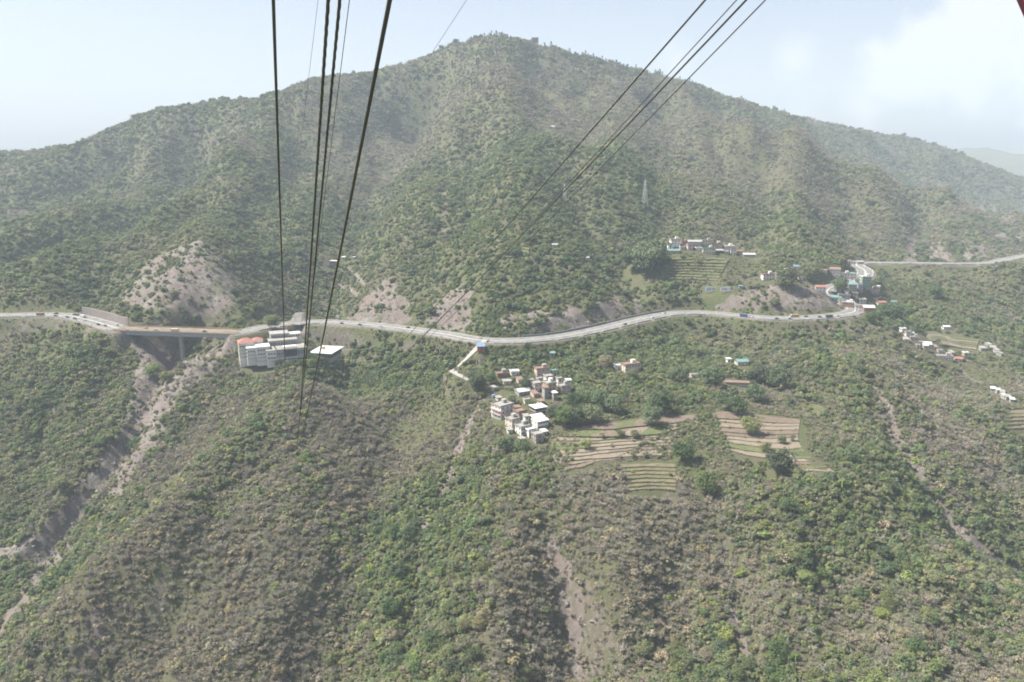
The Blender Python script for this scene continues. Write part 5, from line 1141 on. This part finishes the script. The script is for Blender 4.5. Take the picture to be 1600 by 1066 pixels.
def choose(X, Y, r, size):
    g = leafiness(X, Y)+r.normal(0, .45, len(X)); u = r.random(len(X)); two = r.integers(0, 2, len(X))
    kind = np.where(g < -.28, np.where(u < .62, 0, np.where(u < .86, 2, 12)), np.where(g < .22, np.where(u < .36, 0, np.where(u < .46, 2, np.where(u < .80, 4, np.where(u < .92, 8, 12)))),
           np.where(g < .75, np.where(u < .48, 4, np.where(u < .76, 6, np.where(u < .93, 8, 10))), np.where(u < .42, 6, np.where(u < .66, 8, np.where(u < .80, 10, 4)))))) + two
    high = bil(HZ, X, Y)-CAMZ
    pine = (r.random(len(X)) < .55*sstep(60, 200, high)*sstep(-.1, .5, fbm(X/70, Y/70+3, 2)+.25)) & (X > -150)
    kind = np.where(pine, 14, kind)
    grow = np.select([kind < 4, kind < 8, kind < 10, kind < 12, kind < 14], [.92, 1.0, .95, 1.3, 1.05], .95)
    s = size*grow*np.exp(np.clip(r.normal(0, .42, len(X)), -1, .95))
    return kind, shrink(X, Y, s)
def plant_points(name, X, Y, kind, s, r, sink=.12):
    Z = bil(HZ, X, Y)-s*sink
    me = bpy.data.meshes.new(name); me.vertices.add(len(X)); me.vertices.foreach_set('co', np.stack([X, Y, Z], 1).astype(np.float32).ravel())
    a = me.attributes.new('kind_index', 'INT', 'POINT'); a.data.foreach_set('value', kind.astype(np.int32))
    rot = np.zeros((len(X), 3), np.float32); rot[:, 0] = r.normal(0, .1, len(X)); rot[:, 1] = r.normal(0, .1, len(X)); rot[:, 2] = r.uniform(0, 6.283, len(X))
    a = me.attributes.new('turn', 'FLOAT_VECTOR', 'POINT'); a.data.foreach_set('vector', rot.ravel())
    sc = np.stack([s*r.uniform(.85, 1.15, len(X)), s*r.uniform(.85, 1.15, len(X)), s*r.uniform(.7, 1.15, len(X))], 1).astype(np.float32)
    a = me.attributes.new('size', 'FLOAT_VECTOR', 'POINT'); a.data.foreach_set('vector', sc.ravel())
    o = link(name, me); md = o.modifiers.new('plants', 'NODES'); md.node_group = plant_group(); return o
_PG = []
def plant_group():
    if _PG: return _PG[0]
    g = bpy.data.node_groups.new('plants', 'GeometryNodeTree')
    g.interface.new_socket('Geometry', in_out='INPUT', socket_type='NodeSocketGeometry'); g.interface.new_socket('Geometry', in_out='OUTPUT', socket_type='NodeSocketGeometry')
    i = N(g, 'NodeGroupInput'); o = N(g, 'NodeGroupOutput'); iop = N(g, 'GeometryNodeInstanceOnPoints'); ci = N(g, 'GeometryNodeCollectionInfo')
    ci.inputs['Collection'].default_value = PROTO; ci.inputs['Separate Children'].default_value = True; ci.inputs['Reset Children'].default_value = True
    iop.inputs['Pick Instance'].default_value = True
    def attr(nm, typ):
        n = N(g, 'GeometryNodeInputNamedAttribute', data_type=typ); n.inputs['Name'].default_value = nm; return n.outputs['Attribute']
    g.links.new(i.outputs[0], iop.inputs['Points']); g.links.new(ci.outputs[0], iop.inputs['Instance']); g.links.new(attr('kind_index', 'INT'), iop.inputs['Instance Index'])
    e2r = N(g, 'FunctionNodeEulerToRotation'); g.links.new(attr('turn', 'FLOAT_VECTOR'), e2r.inputs[0]); g.links.new(e2r.outputs[0], iop.inputs['Rotation'])
    g.links.new(attr('size', 'FLOAT_VECTOR'), iop.inputs['Scale']); g.links.new(iop.outputs[0], o.inputs[0]); _PG.append(g); return g
X, Y, r = scatter(92000, 300, 720, 1.0, 21); k, s = choose(X, Y, r, 1.95)
vis = np.argsort(-(s/Y)*(np.abs(X) < .6*Y)*(Y > 335)*(Y < 470))[:200]     # the largest near plants stand as single trees
NAMES = {'bare_grey': 'leafless grey shrub on the near slope', 'bare_tan': 'leafless tan shrub on the near slope', 'leaf_olive': 'olive green bushy tree on the near slope', 'leaf_green': 'mid green leafy tree on the near slope', 'leaf_yellow': 'fresh yellow-green tree on the near slope', 'leaf_dark': 'dark green dense tree on the near slope', 'leaf_dry': 'brown dry-leaved tree on the near slope', 'pine_needle': 'pine on the near slope'}
def zone(px, py):
    if px < 230: return 'above the river bend at lower left' if py > 820 else 'on the left slope below the bridge'
    if px < 480: return 'at the bottom left of the picture' if py > 930 else 'on the left spur below the hotel'
    if px < 700: return 'at the bottom, left of centre' if py > 930 else 'in the green hollow below the meadow'
    if px < 850: return 'left of the bare bottom ravine' if py > 820 else 'on the slope below the village'
    if px < 960: return 'beside the bare bottom ravine' if py > 820 else 'under the ploughed terraces'
    if px < 1200: return 'right of the bare bottom ravine' if py > 880 else 'below the abandoned terraces'
    if px < 1400: return 'at the bottom, right of centre' if py > 900 else 'on the slope under the striped terraces'
    return 'in the lower right corner' if py > 900 else 'near the right-hand gully'
for i in vis:
    mat = KINDS[int(k[i])][0]; zz = zone(*project(X[i], Y[i], float(bil(HZ, X[i], Y[i])))); tree(0, 0, 0, int(k[i]), NAMES[mat].replace('on the near slope', zz), NAMES[mat].replace('tree', 'trees').replace('shrub', 'shrubs'), 'shrub' if mat.startswith('bare') else 'tree', lift=.12, pt=(float(X[i]), float(Y[i]), float(bil(HZ, X[i], Y[i]))-.1), s=float(s[i]))
keep = np.ones(len(X), bool); keep[vis] = False; X, Y, k, s = X[keep], Y[keep], k[keep], s[keep]
f1 = plant_points('near_slope_scrub', X, Y, k, s, r); tag(f1, 'mixed grey and green scrub covering the near slopes', 'scrub', kind='stuff')
X, Y, r = scatter(320000, 690, 3600, .08, 22); k, s = choose(X, Y, r, 2.05); s *= 1+.8*sstep(900, 2500, Y)
f2 = plant_points('mountain_forest', X, Y, k, s, r); tag(f2, 'hazy open forest covering the mountain', 'forest', kind='stuff')
X, Y, r = scatter(16000, 300, 760, 1.0, 23); f3 = plant_points('dry_grass', X, Y, np.full(len(X), 15), r.uniform(.8, 1.8, len(X)), r, 0); tag(f3, 'dry grass between the shrubs', 'grass', kind='stuff')

# rubble on the bare scars and stream beds
ico = bmesh.new(); bmesh.ops.create_icosphere(ico, subdivisions=1, radius=1)
for i_, v_ in enumerate(ico.verts): v_.co = Vector((v_.co.x*RND.uniform(.6, 1.2), v_.co.y*RND.uniform(.6, 1.2), v_.co.z*RND.uniform(.4, .9)))
rm = bpy.data.meshes.new('boulder'); ico.to_mesh(rm); ico.free(); simple('boulder', (.19,.165,.148), .45, .6, bump=.8); rm.materials.append(MATS['boulder'])
ro = bpy.data.objects.new('plant_kind_16', rm); PROTO.objects.link(ro)
r = np.random.default_rng(40); n = 160000; Y = (320**2+r.random(n)*(900**2-320**2))**.5; X = r.uniform(-1, 1, n)*(.70*Y)
k = bil(rock, X, Y); ok = (r.random(n) < np.clip(k-.3, 0, 1)*.75) & (bil(d_hwy, X, Y) > ROAD_HALF+1) & (bil(d_lane, X, Y) > 4)
for cx, cy, cr in CLEAR_C: ok &= (X-cx)**2+(Y-cy)**2 > (cr*.8)**2
X, Y = X[ok], Y[ok]; s = np.clip(np.exp(r.normal(-.75, .55, len(X))), .15, 2.6)
f4 = plant_points('rubble', X, Y, np.full(len(X), 16), s, r, .1); tag(f4, 'grey boulders and scree in the landslide scars and stream beds', 'rubble', kind='stuff')

# crags standing out of the near scars
r = np.random.default_rng(41); n = 30000; Y = r.uniform(330, 780, n); X = r.uniform(-.66, .66, n)*Y; k = bil(rock, X, Y)
ok = (r.random(n) < np.clip(k-.45, 0, 1)*.16) & (bil(d_hwy, X, Y) > ROAD_HALF+6) & (bil(d_lane, X, Y) > 8)
for cx, cy, cr in CLEAR_C: ok &= (X-cx)**2+(Y-cy)**2 > (cr+2)**2
X, Y = X[ok], Y[ok]; f5 = plant_points('rock_outcrops', X, Y, np.full(len(X), 16), r.uniform(1.2, 3.6, len(X)), r, .45); tag(f5, 'dark broken rock ledges in the ravines and scars', 'rock', kind='stuff')

# weeds along the terrace banks
r = np.random.default_rng(42); wv = np.array(WEEDS); wk = r.choice([4, 8, 5, 0, 2, 15], len(wv), p=[.3, .15, .2, .15, .1, .1]); ws = np.exp(r.normal(-.85, .4, len(wv)))
f6 = plant_points('terrace_weeds', wv[:, 0], wv[:, 1], wk, ws, r, 0); f6.data.vertices.foreach_set('co', wv.astype(np.float32).ravel()); tag(f6, 'weeds and small bushes along the terrace banks', 'weeds', kind='stuff')

# ------------------------------------------------------------------ air
hb = bpy.data.meshes.new('haze'); bm = bmesh.new()
bmesh.ops.create_cube(bm, size=1, matrix=Matrix.Translation((0, 4400, CAMZ-421+500))@Matrix.Diagonal((21000, 9800, 1000, 1)))
bm.to_mesh(hb); bm.free()
m = bpy.data.materials.new('haze_air'); m.use_nodes = True; t = m.node_tree; t.nodes.clear()
o = N(t, 'ShaderNodeOutputMaterial'); v = N(t, 'ShaderNodeVolumePrincipled'); t.links.new(v.outputs[0], o.inputs['Volume'])
v.inputs['Density'].default_value = HAZE_DENSITY; v.inputs['Color'].default_value = (.74, .87, 1.0, 1); v.inputs['Anisotropy'].default_value = 0.0
hz = link('haze', hb, m); hz['kind'] = 'stuff'; hz['label'] = 'pale bluish air that fades the far hills'
